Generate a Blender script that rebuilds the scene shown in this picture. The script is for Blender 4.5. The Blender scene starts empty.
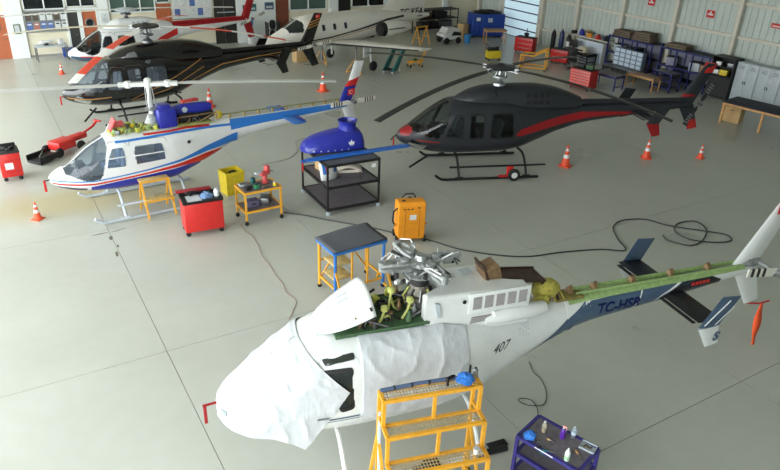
import bpy, bmesh, math, random
from math import sin, cos, pi, radians, sqrt
from mathutils import Vector, Matrix

random.seed(7)
SC = bpy.context.scene
COL = SC.collection

# ------------------------------------------------------------------ camera
CAM_H = 8.0
F_PX = 672.1
PITCH, ROLL, YAW = radians(26.78), radians(2.34), radians(31.8)
_f = Vector((sin(YAW) * cos(PITCH), cos(YAW) * cos(PITCH), -sin(PITCH)))
_r0 = Vector((cos(YAW), -sin(YAW), 0))
_u0 = _r0.cross(_f)
_r = cos(ROLL) * _r0 + sin(ROLL) * _u0
_u = -sin(ROLL) * _r0 + cos(ROLL) * _u0
cam_d = bpy.data.cameras.new('camera')
cam_d.sensor_width = 36.0
cam_d.lens = 36.0 * F_PX / 780.0
cam_d.clip_end = 500
cam = bpy.data.objects.new('camera', cam_d)
COL.objects.link(cam)
cam.matrix_world = Matrix(((_r.x, _u.x, -_f.x, 0), (_r.y, _u.y, -_f.y, 0), (_r.z, _u.z, -_f.z, CAM_H), (0, 0, 0, 1)))
SC.camera = cam

# ------------------------------------------------------------------ view, sky, daylight
SC.view_settings.view_transform = 'Standard'
SC.view_settings.look = 'None'
SC.view_settings.gamma = 1.0
SC.view_settings.use_curve_mapping = False
SC.view_settings.exposure = 0.42
W = bpy.data.worlds.new('overcast_sky')
SC.world = W
W.use_nodes = True
nt = W.node_tree
bg = nt.nodes['Background']
tc = nt.nodes.new('ShaderNodeTexCoord')
sx = nt.nodes.new('ShaderNodeSeparateXYZ')
rp = nt.nodes.new('ShaderNodeValToRGB')
nt.links.new(tc.outputs['Generated'], sx.inputs[0])
nt.links.new(sx.outputs['Z'], rp.inputs[0])
nt.links.new(rp.outputs[0], bg.inputs['Color'])
rp.color_ramp.elements[0].position = 0.0
rp.color_ramp.elements[0].color = (0.36, 0.36, 0.33, 1)
e = rp.color_ramp.elements.new(0.02)
e.color = (0.955, 0.99, 1.0, 1)
rp.color_ramp.elements[-1].color = (0.86, 0.95, 1.0, 1)
bg.inputs['Strength'].default_value = 6.0

def portal(name, loc, rot, sx_, sy_):
    d = bpy.data.lights.new(name, 'AREA')
    d.shape = 'RECTANGLE'; d.size = sx_; d.size_y = sy_
    d.cycles.is_portal = True
    o = bpy.data.objects.new(name, d)
    COL.objects.link(o); o.location = loc; o.rotation_euler = rot
    return o
# daylight enters through the open hangar front on the left side
HX, HY0, HY1, HZ = -8.5, -3.0, 38.6, 9.6
portal('hangar_opening', (HX, (HY0 + HY1) / 2, HZ / 2 + .1), (0, -pi / 2, 0), HZ - .1, HY1 - HY0)

# and through an opening added behind the camera to light the sides facing it
FX0, FX1, FZ0, FZ1 = -8.3, -2.2, .0, 9.6
portal('added_front_opening', ((FX0 + FX1) / 2, -3.05, (FZ0 + FZ1) / 2), (-pi / 2, 0, pi), FX1 - FX0, FZ1 - FZ0)

# ------------------------------------------------------------------ photo pixel -> world
def ray(px, py):
    return _f + _r * ((px - 390) / F_PX) - _u * ((py - 235) / F_PX)
def G(px, py, z=0.0):
    d = ray(px, py); t = (z - CAM_H) / d.z
    return Vector((d.x * t, d.y * t, z))

# ------------------------------------------------------------------ materials
def srgb(r, g, b):
    f = lambda c: (c / 255) / 12.92 if c <= 10 else (((c / 255) + .055) / 1.055) ** 2.4
    return (f(r), f(g), f(b))
MATS = {}
def mat(name, rgb, rough=.5, metal=0., var=.06, scale=9., bump=0., coat=0., spec=.5):
    if name in MATS: return MATS[name]
    m = bpy.data.materials.new(name); m.use_nodes = True
    t = m.node_tree; b = t.nodes['Principled BSDF']
    b.inputs['Roughness'].default_value = rough
    b.inputs['Metallic'].default_value = metal
    b.inputs['Coat Weight'].default_value = coat
    b.inputs['Specular IOR Level'].default_value = spec
    c = srgb(*rgb)
    co = t.nodes.new('ShaderNodeTexCoord')
    n = t.nodes.new('ShaderNodeTexNoise'); n.inputs['Scale'].default_value = scale; n.inputs['Detail'].default_value = 4
    t.links.new(co.outputs['Object'], n.inputs['Vector'])
    r = t.nodes.new('ShaderNodeValToRGB')
    r.color_ramp.elements[0].position = .3; r.color_ramp.elements[1].position = .7
    r.color_ramp.elements[0].color = (*[max(0, x * (1 - var)) for x in c], 1)
    r.color_ramp.elements[1].color = (*[min(1, x * (1 + var)) for x in c], 1)
    t.links.new(n.outputs['Fac'], r.inputs[0]); t.links.new(r.outputs[0], b.inputs['Base Color'])
    if bump:
        bp = t.nodes.new('ShaderNodeBump'); bp.inputs['Strength'].default_value = bump; bp.inputs['Distance'].default_value = .02
        t.links.new(n.outputs['Fac'], bp.inputs['Height']); t.links.new(bp.outputs[0], b.inputs['Normal'])
    MATS[name] = m
    return m
def glass(name, tint, gloss=.08, opac=.0, col=(.02, .02, .02)):
    m = bpy.data.materials.new(name); m.use_nodes = True
    t = m.node_tree; t.nodes.clear()
    out = t.nodes.new('ShaderNodeOutputMaterial')
    tr = t.nodes.new('ShaderNodeBsdfTransparent'); tr.inputs[0].default_value = (*tint, 1)
    gl = t.nodes.new('ShaderNodeBsdfGlossy'); gl.inputs['Roughness'].default_value = gloss
    df = t.nodes.new('ShaderNodeBsdfDiffuse'); df.inputs[0].default_value = (*col, 1)
    m1 = t.nodes.new('ShaderNodeMixShader'); m1.inputs[0].default_value = opac
    t.links.new(tr.outputs[0], m1.inputs[1]); t.links.new(df.outputs[0], m1.inputs[2])
    fr = t.nodes.new('ShaderNodeFresnel'); fr.inputs[0].default_value = 1.5
    m2 = t.nodes.new('ShaderNodeMixShader')
    t.links.new(fr.outputs[0], m2.inputs[0]); t.links.new(m1.outputs[0], m2.inputs[1]); t.links.new(gl.outputs[0], m2.inputs[2])
    t.links.new(m2.outputs[0], out.inputs[0])
    return m
def emit(name, rgb, s):
    m = bpy.data.materials.new(name); m.use_nodes = True
    b = m.node_tree.nodes['Principled BSDF']
    c = srgb(*rgb)
    b.inputs['Base Color'].default_value = (*c, 1)
    b.inputs['Emission Color'].default_value = (*c, 1); b.inputs['Emission Strength'].default_value = s
    return m

WHITE = mat('white_paint', (216, 219, 218), .28, coat=.3, var=.03)
WHITE2 = mat('warm_white_paint', (222, 220, 210), .4, var=.04)
PAPER = mat('masking_paper', (190, 194, 198), .7, var=.03, scale=7, bump=.6)
BLACKP = mat('gloss_black_paint', (14, 13, 13), .14, coat=.6, var=.1)
DARKP = mat('satin_charcoal_paint', (42, 45, 50), .36, var=.06)
REDP = mat('red_paint', (196, 40, 36), .35, var=.06)
DREDP = mat('dark_red_paint', (150, 22, 28), .35, var=.06)
BLUEP = mat('royal_blue_paint', (36, 44, 150), .3, coat=.2, var=.08)
LBLUEP = mat('sky_blue_paint', (44, 112, 190), .3, var=.05)
NAVYP = mat('slate_blue_paint', (66, 86, 110), .3, var=.08)
YELP = mat('yellow_ochre_paint', (222, 160, 44), .45, var=.1)
YELB = mat('lemon_yellow_paint', (214, 190, 40), .45, var=.1)
ORAP = mat('orange_paint', (232, 148, 30), .42, var=.06)
CONE = mat('cone_orange', (236, 84, 46), .5, var=.05)
PURP = mat("indigo_paint", (52, 46, 118), .42, var=.08)
GREENP = mat('zinc_chromate_green', (146, 172, 112), .6, var=.18, scale=14)
DGREEN = mat('dark_green_primer', (62, 92, 60), .6, var=.2, scale=14)
TEALP = mat('teal_paint', (26, 104, 104), .45, var=.1)
ALU = mat('brushed_aluminium', (178, 182, 184), .32, metal=.85, var=.12, scale=20)
STEEL = mat('grey_steel', (120, 122, 124), .4, metal=.7, var=.15, scale=20)
CAST = mat('pale_grey_casting', (150, 154, 154), .45, metal=.3, var=.35, scale=16)
DSTEEL = mat('dark_steel', (52, 52, 54), .45, metal=.5, var=.2)
BRONZE = mat('heat_bronze_metal', (150, 122, 92), .35, metal=.6, var=.25, scale=12)
BROWN = mat('burnt_brown_metal', (72, 52, 42), .45, metal=.3, var=.3)
RUBBER = mat('black_rubber', (24, 24, 25), .7, var=.15)
BLACKM = mat('matte_black', (22, 22, 23), .55, var=.2)
MATGREY = mat('grey_rubber_mat', (84, 86, 92), .6, var=.15, scale=30)
TABTOP = mat('worn_grey_top', (104, 98, 104), .5, var=.2, scale=14)
DARKIN = mat('dark_interior', (30, 31, 33), .8, var=.1)
SEATG = mat('grey_upholstery', (104, 108, 114), .8, var=.12)
SEATB = mat('pale_blue_upholstery', (120, 140, 165), .8, var=.12)
CARDB = mat('cardboard', (196, 164, 116), .8, var=.08)
WOOD = mat('light_wood', (196, 148, 92), .55, var=.18, scale=6)
DOORW = mat('orange_brown_door', (178, 98, 62), .5, var=.08)
CREAM = mat('cream_plaster', (226, 220, 196), .75, var=.04, scale=2)
COLW = mat('white_column_paint', (226, 232, 230), .6, var=.03, scale=2)
GIRT = mat('cream_steel_section', (205, 202, 188), .5, var=.05, scale=3)
CLAD = mat('pale_green_grey_cladding', (186, 196, 190), .45, var=.05, scale=2)
GREYW = mat('grey_locker_enamel', (176, 186, 192), .42, var=.05)
PALEB = mat('pale_blue_plastic', (196, 210, 226), .5, var=.05)
BLUER = mat('blue_rack_paint', (28, 35, 98), .45, var=.1)
BLUEC = mat('container_blue', (28, 66, 150), .45, var=.1)
TARP = mat('brown_bale_cloth', (104, 92, 78), .85, var=.2, bump=.3)
RAG = mat('blue_rag', (52, 120, 205), .85, var=.25, scale=25)
RUB_ORANGE = mat('fluorescent_ribbon', (255, 96, 50), .6, var=.05)
GOLD = mat('gold_stripe', (176, 128, 66), .35, var=.05)
LETTER = mat('blue_lettering', (18, 20, 100), .4, var=.02)
BLKLET = mat('black_lettering', (24, 24, 28), .4, var=.02)
PRNT = mat('printed_sheet', (205, 210, 210), .7, var=.25, scale=18)
PRNTB = mat('blue_printed_sheet', (84, 112, 170), .6, var=.35, scale=14)
PRNTD = mat('dark_printed_sheet', (82, 72, 62), .6, var=.4, scale=14)
GLS = glass('tinted_glass', (.42, .46, .48))
GLSC = glass('clear_canopy_glass', (.74, .82, .88), opac=.1, col=(.5, .6, .72))
GLSD = glass('dark_office_glass', (.2, .24, .24), opac=.55, col=(.03, .04, .04))
GLSG = glass('green_office_glass', (.4, .5, .46), opac=.6, col=(.12, .2, .17))
GLSP = glass('bottle_plastic', (.8, .88, .9), opac=.25, col=(.7, .75, .78))

# ------------------------------------------------------------------ mesh helpers
class MB:
    def __init__(s): s.v = []; s.f = []; s.m = []
    def add(s, vs, fs, mi=0):
        b = len(s.v); s.v += [tuple(v) for v in vs]
        for f in fs: s.f.append(tuple(i + b for i in f)); s.m.append(mi)
        return s
    def box(s, cx, cy, cz, sx, sy, sz, rz=0., mi=0, bev=0., rot=None):
        hx, hy, hz = sx / 2, sy / 2, sz / 2
        M = rot if rot else Matrix.Rotation(rz, 3, 'Z')
        c = Vector((cx, cy, cz))
        if bev <= 0:
            P = [Vector((x, y, z)) for z in (-hz, hz) for y in (-hy, hy) for x in (-hx, hx)]
            F = [(0, 2, 3, 1), (4, 5, 7, 6), (0, 1, 5, 4), (2, 6, 7, 3), (0, 4, 6, 2), (1, 3, 7, 5)]
            return s.add([c + M @ p for p in P], F, mi)
        b = min(bev, hx * .49, hy * .49, hz * .49)
        bm = bmesh.new(); bmesh.ops.create_cube(bm, size=1)
        for v in bm.verts: v.co = Vector((v.co.x * sx, v.co.y * sy, v.co.z * sz))
        bmesh.ops.bevel(bm, geom=bm.edges[:], offset=b, segments=2, affect='EDGES', profile=.5)
        bm.verts.index_update()
        s.add([c + M @ v.co for v in bm.verts], [[v.index for v in f.verts] for f in bm.faces], mi); bm.free()
        return s
    def bar(s, p, q, w=.03, h=None, mi=0, up=(0, 0, 1)):
        p, q = Vector(p), Vector(q); h = h or w
        d = (q - p); L = d.length; d.normalize()
        up = Vector(up)
        if abs(d.dot(up)) > .95: up = Vector((0, 1, 0)) if abs(d.y) < .9 else Vector((1, 0, 0))
        a = d.cross(up).normalized(); b = a.cross(d)
        R = Matrix((d, a, b)).transposed()
        m = (p + q) / 2
        return s.box(m.x, m.y, m.z, L, w, h, mi=mi, rot=R)
    def tube(s, pts, r, n=8, mi=0, closed=False):
        pts = [Vector(p) for p in pts]; N = len(pts)
        rr = r if isinstance(r, (list, tuple)) else [r] * N
        prev = None; rings = []
        for i in range(N):
            a = pts[(i - 1) % N] if (i > 0 or closed) else pts[i]
            b = pts[(i + 1) % N] if (i < N - 1 or closed) else pts[i]
            d = (b - a).normalized()
            if prev is None:
                u = d.cross(Vector((0, 0, 1)))
                if u.length < 1e-3: u = d.cross(Vector((1, 0, 0)))
            else:
                u = prev - d * prev.dot(d)
            u.normalize(); prev = u; w = d.cross(u)
            rings.append([pts[i] + (u * cos(2 * pi * k / n) + w * sin(2 * pi * k / n)) * rr[i] for k in range(n)])
        vs = [p for ring in rings for p in ring]; fs = []
        for i in range(N if closed else N - 1):
            j = (i + 1) % N
            for k in range(n): fs.append((i * n + k, i * n + (k + 1) % n, j * n + (k + 1) % n, j * n + k))
        if not closed: fs += [tuple(range(n))[::-1], tuple(range((N - 1) * n, N * n))]
        return s.add(vs, fs, mi)
    def lathe(s, prof, c=(0, 0, 0), n=16, mi=0, axis='Z', mis=None):
        vs = []; c = Vector(c)
        for r, z in prof:
            for k in range(n):
                a = 2 * pi * k / n; p = Vector((r * cos(a), r * sin(a), z))
                if axis == 'X': p = Vector((p.z, p.x, p.y))
                if axis == 'Y': p = Vector((p.y, p.z, p.x))
                vs.append(c + p)
        N = len(prof)
        b = len(s.v); s.v += [tuple(v) for v in vs]
        for i in range(N - 1):
            for k in range(n):
                s.f.append((b + i * n + k, b + i * n + (k + 1) % n, b + (i + 1) * n + (k + 1) % n, b + (i + 1) * n + k))
                s.m.append(mis[i] if mis else mi)
        s.f.append(tuple(b + k for k in range(n))[::-1]); s.m.append(mis[0] if mis else mi)
        s.f.append(tuple(b + (N - 1) * n + k for k in range(n))); s.m.append(mis[-1] if mis else mi)
        return s
    def prism(s, poly, d, mi=0):
        # poly: list of 3D points, extruded by vector d
        n = len(poly); d = Vector(d)
        vs = [Vector(p) for p in poly] + [Vector(p) + d for p in poly]
        fs = [tuple(range(n))[::-1], tuple(range(n, 2 * n))] + [(i, (i + 1) % n, n + (i + 1) % n, n + i) for i in range(n)]
        return s.add(vs, fs, mi)
    def build(s, name, mats, parent=None, smooth=35):
        me = bpy.data.meshes.new(name); me.from_pydata(s.v, [], s.f)
        for m in (mats if isinstance(mats, (list, tuple)) else [mats]): me.materials.append(m)
        if any(s.m): me.polygons.foreach_set('material_index', s.m)
        bm = bmesh.new(); bm.from_mesh(me); bmesh.ops.recalc_face_normals(bm, faces=bm.faces[:]); bm.to_mesh(me); bm.free()
        if smooth:
            me.polygons.foreach_set('use_smooth', [True] * len(me.polygons))
            me.set_sharp_from_angle(angle=radians(smooth))
        me.update()
        o = bpy.data.objects.new(name, me); COL.objects.link(o)
        if parent: o.parent = parent
        return o
def tag(o, label, cat, group=None, kind=None):
    if label: o['label'] = label
    if cat: o['category'] = cat
    if group: o['group'] = group
    if kind: o['kind'] = kind
    return o
def thing(name, label, cat, loc=(0, 0, 0), rz=0., group=None, scale=1.):
    o = bpy.data.objects.new(name, None); COL.objects.link(o)
    o.empty_display_size = .2
    o.location = loc; o.rotation_euler = (0, 0, rz); o.scale = (scale,) * 3
    return tag(o, label, cat, group)
def struct(o): o['kind'] = 'structure'; return o
def copy_tree(o, parent=None, **kw):
    c = o.copy(); COL.objects.link(c); c.parent = parent
    for ch in list(o.children): copy_tree(ch, c)
    for k, v in kw.items():
        if k == 'loc': c.location = v
        elif k == 'rz': c.rotation_euler = (0, 0, v)
        else: c[k] = v
    return c
def text_mesh(body, size, mat_, parent, M, name='lettering', shear=0., ext=.002, fn=None, bold=0.):
    cu = bpy.data.curves.new('lettering', 'FONT'); cu.body = body; cu.size = size; cu.extrude = ext; cu.shear = shear
    cu.align_x = 'CENTER'; cu.align_y = 'CENTER'; cu.offset = bold
    t = bpy.data.objects.new('lettering_source', cu); COL.objects.link(t)
    me = bpy.data.meshes.new_from_object(t.evaluated_get(bpy.context.evaluated_depsgraph_get()))
    bpy.data.objects.remove(t); bpy.data.curves.remove(cu)
    if fn:
        bm = bmesh.new(); bm.from_mesh(me); bmesh.ops.triangulate(bm, faces=bm.faces[:])
        for _ in range(2): bmesh.ops.subdivide_edges(bm, edges=[e_ for e_ in bm.edges if e_.calc_length() > size * .12], cuts=1, use_grid_fill=False)
        bmesh.ops.triangulate(bm, faces=bm.faces[:]); bm.to_mesh(me); bm.free()
    for v in me.vertices: v.co = fn(v.co) if fn else M @ v.co
    me.materials.clear(); me.materials.append(mat_)
    o = bpy.data.objects.new(name, me); COL.objects.link(o); o.parent = parent
    return o
# ================================================================== the hangar
WX, WY, ZR = 30.6, 38.9, 11.0
# floor: base, then poured slabs with open joints
FLM = bpy.data.materials.new('polished_concrete_coating'); FLM.use_nodes = True
t = FLM.node_tree; b = t.nodes['Principled BSDF']
co = t.nodes.new('ShaderNodeTexCoord')
geo = t.nodes.new('ShaderNodeNewGeometry')
n1 = t.nodes.new('ShaderNodeTexNoise'); n1.inputs['Scale'].default_value = .35; n1.inputs['Detail'].default_value = 5
n2 = t.nodes.new('ShaderNodeTexNoise'); n2.inputs['Scale'].default_value = 3; n2.inputs['Detail'].default_value = 2
for n in (n1, n2): t.links.new(geo.outputs['Position'], n.inputs['Vector'])
r1 = t.nodes.new('ShaderNodeValToRGB'); r1.color_ramp.elements[0].position = .3; r1.color_ramp.elements[1].position = .7
r1.color_ramp.elements[0].color = (*srgb(175, 177, 168), 1); r1.color_ramp.elements[1].color = (*srgb(185, 187, 178), 1)
r2 = t.nodes.new('ShaderNodeValToRGB'); r2.color_ramp.elements[0].position = .35; r2.color_ramp.elements[1].position = .65
r2.color_ramp.elements[0].color = (.97, .97, .96, 1); r2.color_ramp.elements[1].color = (1, 1, 1, 1)
mx = t.nodes.new('ShaderNodeMix'); mx.data_type = 'RGBA'; mx.blend_type = 'MULTIPLY'; mx.inputs[0].default_value = 1
t.links.new(n1.outputs['Fac'], r1.inputs[0]); t.links.new(n2.outputs['Fac'], r2.inputs[0])
t.links.new(r1.outputs[0], mx.inputs['A']); t.links.new(r2.outputs[0], mx.inputs['B'])
# yellowish patch mixed into the floor colour below the blue-bellied helicopter
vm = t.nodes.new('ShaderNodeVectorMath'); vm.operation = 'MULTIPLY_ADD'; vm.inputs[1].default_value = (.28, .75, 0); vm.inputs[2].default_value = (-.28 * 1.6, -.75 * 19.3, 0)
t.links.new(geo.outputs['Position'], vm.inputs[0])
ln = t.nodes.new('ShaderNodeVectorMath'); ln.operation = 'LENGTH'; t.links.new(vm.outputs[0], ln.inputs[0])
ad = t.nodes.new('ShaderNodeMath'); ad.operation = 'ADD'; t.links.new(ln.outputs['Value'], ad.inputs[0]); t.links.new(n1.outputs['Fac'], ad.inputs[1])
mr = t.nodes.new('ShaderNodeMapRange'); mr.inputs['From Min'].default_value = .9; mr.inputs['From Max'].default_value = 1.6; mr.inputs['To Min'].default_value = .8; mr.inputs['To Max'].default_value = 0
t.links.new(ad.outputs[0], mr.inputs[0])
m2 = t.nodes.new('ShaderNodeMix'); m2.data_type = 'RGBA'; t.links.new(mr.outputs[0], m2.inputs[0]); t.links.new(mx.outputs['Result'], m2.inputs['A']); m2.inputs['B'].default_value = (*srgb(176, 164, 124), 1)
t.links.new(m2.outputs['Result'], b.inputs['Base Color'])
b.inputs['Roughness'].default_value = .3
b.inputs['Specular IOR Level'].default_value = .45
rr = t.nodes.new('ShaderNodeMapRange'); rr.inputs['To Min'].default_value = .2; rr.inputs['To Max'].default_value = .42
t.links.new(n1.outputs['Fac'], rr.inputs[0]); t.links.new(rr.outputs[0], b.inputs['Roughness'])
JOINT = mat('dark_joint_filler', (140, 136, 124), .8)
fl = struct(MB().box((HX + WX) / 2, 18, -.16, WX - HX + .6, 42.9, .28).build('floor', JOINT, smooth=0))
XS = [HX, -2.67, 1.95, 6.57, 11.19, 15.8, 20.4, 25.0, WX]
YS = [-3, -.8, 5.16, 11.13, 17.05, 23.0, 28.8, 34.7, WY]
g = .006
for i in range(len(XS) - 1):
    for j in range(len(YS) - 1):
        x0, x1, y0, y1 = XS[i] + g, XS[i + 1] - g, YS[j] + g, YS[j + 1] - g
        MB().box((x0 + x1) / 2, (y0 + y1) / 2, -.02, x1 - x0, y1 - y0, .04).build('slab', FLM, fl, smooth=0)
# a chipped place in the coating at the slab corner and stain
chip = MB()
for (px, py, w, l, a) in [(100, 234, .05, .5, .05), (116, 231, .04, .3, .1), (122, 229, .03, .2, .1), (111, 238, .09, .25, 1.4), (117, 254, .07, .3, 1.45), (118, 246, .05, .18, 1.5)]:
    p = G(px, py); n = 8
    vs = [(p.x + cos(a) * l / 2 * cos(k * 2 * pi / n) * random.uniform(.7, 1.1) - sin(a) * w / 2 * sin(k * 2 * pi / n), p.y + sin(a) * l / 2 * cos(k * 2 * pi / n) + cos(a) * w / 2 * sin(k * 2 * pi / n), .0012) for k in range(n)]
    chip.add(vs, [tuple(range(n))])
chip.build('chipped_patch', mat('bare_concrete', (104, 98, 86), .9, var=.3), fl, smooth=0)

# back wall (offices)
def wy(px, py):
    d = ray(px, py); k = WY / d.y
    return d.x * k, CAM_H + d.z * k
def wx(px, py):
    d = ray(px, py); k = WX / d.x
    return d.y * k, CAM_H + d.z * k
wb = struct(MB().box((HX + WX) / 2, WY + .15, ZR / 2, WX - HX, .3, ZR).build('wall_back', CREAM, smooth=0))
def bw(name, x0, x1, z0, z1, d, m, parent=wb, off=0.):
    return MB().box((x0 + x1) / 2, WY - off - d / 2, (z0 + z1) / 2, x1 - x0, d, z1 - z0, bev=.006 if d > .02 else 0).build(name, m, parent, smooth=0)
# white pilasters
for (x0, x1) in [(1.5, 2.22), (5.72, 6.24), (13.15, 15.5), (19.0, 19.62), (23.0, 23.5), (27.5, 27.9)]:
    bw('pilaster', x0, x1, 0, ZR, .12, COLW)
bw('skirting', HX, WX, 0, .1, .03, mat('grey_skirting', (150, 150, 142), .6))
# doors and windows: names window_<n>, door_<n>
def leaf(name, x0, x1, z1, m, port=True):
    o = struct(bw(name, x0, x1, .02, z1, .06, m, None))
    f = MB()
    for xx in (x0 - .05, x1 + .05): f.box(xx, WY - .05, z1 / 2, .1, .1, z1)
    f.box((x0 + x1) / 2, WY - .05, z1 + .05, x1 - x0 + .2, .1, .1)
    f.build('door_frame', COLW, o, smooth=0)
    if port:
        cx, cz = (x0 + x1) / 2, 1.55
        MB().tube([(cx + .2 * cos(a * pi / 10), WY - .07, cz + .2 * sin(a * pi / 10)) for a in range(20)], .03, 6, closed=True).build('porthole_rim', STEEL, o)
        MB().lathe([(.18, 0), (.18, .012)], (cx, WY - .075, cz), 20, axis='Y').build('porthole_pane', GLSD, o)
    h = MB().tube([(x1 - .1, WY - .06, 1.0), (x1 - .1, WY - .12, 1.0), (x1 - .22, WY - .12, 1.0)], .012, 6).build('door_handle', STEEL, o)
    return o
leaf('door_1', .45, 1.42, 2.12, DOORW)
leaf('door_2', 4.92, 5.6, 2.2, DOORW)
leaf('door_3', 4.24, 4.72, 2.2, mat('dark_door', (52, 54, 52), .5), port=False)
def window(name, x0, x1, z0, z1, gm, nx=3, fm=COLW):
    o = MB()
    o.box((x0 + x1) / 2, WY - .045, z0 + .03, x1 - x0, .09, .06).box((x0 + x1) / 2, WY - .045, z1 - .03, x1 - x0, .09, .06)
    for k in range(nx + 1):
        xx = x0 + .03 + (x1 - x0 - .06) * k / nx
        o.box(xx, WY - .045, (z0 + z1) / 2, .06, .09, z1 - z0)
    o = struct(o.build(name, fm, smooth=0))
    for k in range(nx):
        w = (x1 - x0 - .06) / nx
        MB().box(x0 + .03 + w * (k + .5), WY - .03, (z0 + z1) / 2, w - .05, .012, z1 - z0 - .1).build('pane', gm, o, smooth=0)
    return o
window('window_1', 2.3, 4.2, 2.28, 3.6, GLSD, 2)
window('window_2', 4.25, 5.65, 2.34, 3.6, GLSD, 2)
window('window_3', 6.3, 8.66, 1.95, 3.4, GLSG, 3)
window('window_4', 8.7, 9.45, 2.38, 3.4, GLSG, 1)
window('window_5', 16.4, 18.85, 1.65, 3.2, GLSG, 2)
window('window_6', 20.56, 22.95, 1.68, 3.2, GLSD, 2)
bw('wood_panel', 8.66, 9.46, 1.0, 2.34, .05, DOORW)
bw('wood_panel', 15.53, 16.35, 0, 2.3, .05, mat('dark_wood_panel', (120, 66, 46), .5))
o = struct(bw('door_4', 11.85, 13.1, .02, 2.6, .05, mat('dark_opening_door', (44, 44, 42), .5), None))
MB().box(12.4, WY - .07, 1.3, .03, .02, 2.5).build('meeting_stile', STEEL, o, smooth=0)
MB().tube([(12.0, WY - .08, 1.75), (13.0, WY - .08, 1.75)], .03, 8).build('push_bar', GREYW, o)
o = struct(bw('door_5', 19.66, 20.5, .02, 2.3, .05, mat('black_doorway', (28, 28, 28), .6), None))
MB().tube([(20.35, WY - .06, 1.0), (20.35, WY - .12, 1.0), (20.25, WY - .12, 1.0)], .012, 6).build('door_handle', STEEL, o)

# right-hand wall: columns, girts, ribbed cladding sheets
wr = struct(MB().box(WX + .25, 18, ZR / 2, .3, 43, ZR).build('wall_right', CLAD, smooth=0))
CY = [16.0 - 3.32 * 5, 16.0 - 3.32 * 4, 16.0 - 3.32 * 3, 16.0 - 3.32 * 2, 16 - 3.32, 16.0, 19.32, 22.72, 26.05, 29.35, 32.3, 36.3, 38.6]
RD0, RD1, RDH = 32.75, 36.1, 3.3        # roll-up door bay
for y in CY:
    MB().box(WX - .14, y, ZR / 2, .28, .2, ZR, bev=.01).build('column', GIRT, wr)
GZ = [0.9, 2.7, 4.18, 6.0, 8.0, 10.0]
for i in range(len(CY) - 1):
    y0, y1 = CY[i] + .1, CY[i + 1] - .1
    door_bay = abs(y0 - 32.4) < .3
    for z in GZ:
        if door_bay and z < RDH: continue
        MB().box(WX - .04, (y0 + y1) / 2, z, .12, y1 - y0, .15, bev=.006).build('girt', GIRT, wr)
    # ribbed sheets, one per bay and lift
    zz = [0] + GZ[1:4] + [ZR]
    for k in range(len(zz) - 1):
        if door_bay and k == 0: continue
        m = MB(); n = max(2, int((y1 - y0) / .3)); pts = []
        w = (y1 - y0 + .2) / n
        for q in range(n):
            yy = y0 - .1 + w * q
            pts += [(yy, 0), (yy + w * .78, 0), (yy + w * .82, -.035), (yy + w * .96, -.035)]
        pts.append((y1 + .1, 0))
        z0, z1 = zz[k], zz[k + 1]
        vs = [(WX + .02 + d, yy, z) for z in (z0, z1) for (yy, d) in pts]; N = len(pts)
        m.add(vs, [(a, a + 1, N + a + 1, N + a) for a in range(N - 1)])
        m.build('cladding_sheet', CLAD, wr, smooth=0)
# translucent sectional door, backlit by daylight
dr = struct(MB().box(WX - .02, RD0 - .06, RDH / 2, .12, .12, RDH).box(WX - .02, RD1 + .06, RDH / 2, .12, .12, RDH).box(WX - .02, (RD0 + RD1) / 2, RDH + .1, .14, RD1 - RD0 + .24, .2).build('door_6', GIRT, smooth=0))
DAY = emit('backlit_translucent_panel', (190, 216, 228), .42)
nb = 6
for k in range(nb):
    z0 = RDH * k / nb; z1 = RDH * (k + 1) / nb
    MB().box(WX + .01, (RD0 + RD1) / 2, (z0 + z1) / 2, .03, RD1 - RD0, z1 - z0 - .07).build('panel', DAY, dr, smooth=0)
    MB().box(WX, (RD0 + RD1) / 2, z0 + .0, .06, RD1 - RD0, .07).build('rail', DSTEEL, dr, smooth=0)
# red safety plates on the cladding
for (px, py, w, h) in [(652, 2, .42, .34), (711, 14, .42, .34), (777, 26, .5, .2)]:
    y, z = wx(px, py)
    s = thing('safety_sign', 'small red safety sign on ribbed wall, ' + {652: 'above the tall blue racks', 711: 'between two cream columns above the short rack', 777: 'flat one above the grey lockers'}[px], 'sign', (WX - .03, y, z), 0, 'red signs on the ribbed wall')
    MB().box(0, 0, 0, .012, w, h).build('plate', REDP, s, smooth=0)
    MB().box(-.008, 0, -.02, .004, w * .7, h * .22).build('white_band', WHITE, s, smooth=0)
    if h > .3: MB().prism([(-.007, .07, .03), (-.007, -.07, .03), (-.007, 0, .14)], (-.003, 0, 0)).build('pictogram', WHITE, s, smooth=0)

# roof, remaining walls: only felt through light and reflections
rf = struct(MB().box((HX + WX) / 2, 18, ZR + .1, WX - HX + .6, 43, .2).build('ceiling', mat('pale_roof_sheet', (212, 211, 206), .6), smooth=0))
for y in range(0, 39, 6): MB().box((HX + WX) / 2, y, ZR - .3, WX - HX, .2, .6).build('roof_beam', GIRT, rf, smooth=0)
struct(MB().box((FX1 + WX) / 2, -3.2, ZR / 2, WX - FX1, .3, ZR).box((HX + FX1) / 2, -3.2, (ZR + FZ1) / 2, FX1 - HX, .3, ZR - FZ1).build('wall_front', CLAD, smooth=0))
struct(MB().box(HX, (HY0 + HY1) / 2, (ZR + HZ) / 2, .3, HY1 - HY0 + .6, ZR - HZ).build('wall_left', CLAD, smooth=0))
struct(MB().box(HX - 18, 18, -.1, 36, 80, .2).box(10, -16, -.1, 38, 25, .2).build('ground_apron', mat('concrete_apron', (170, 168, 160), .8), smooth=0))
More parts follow.
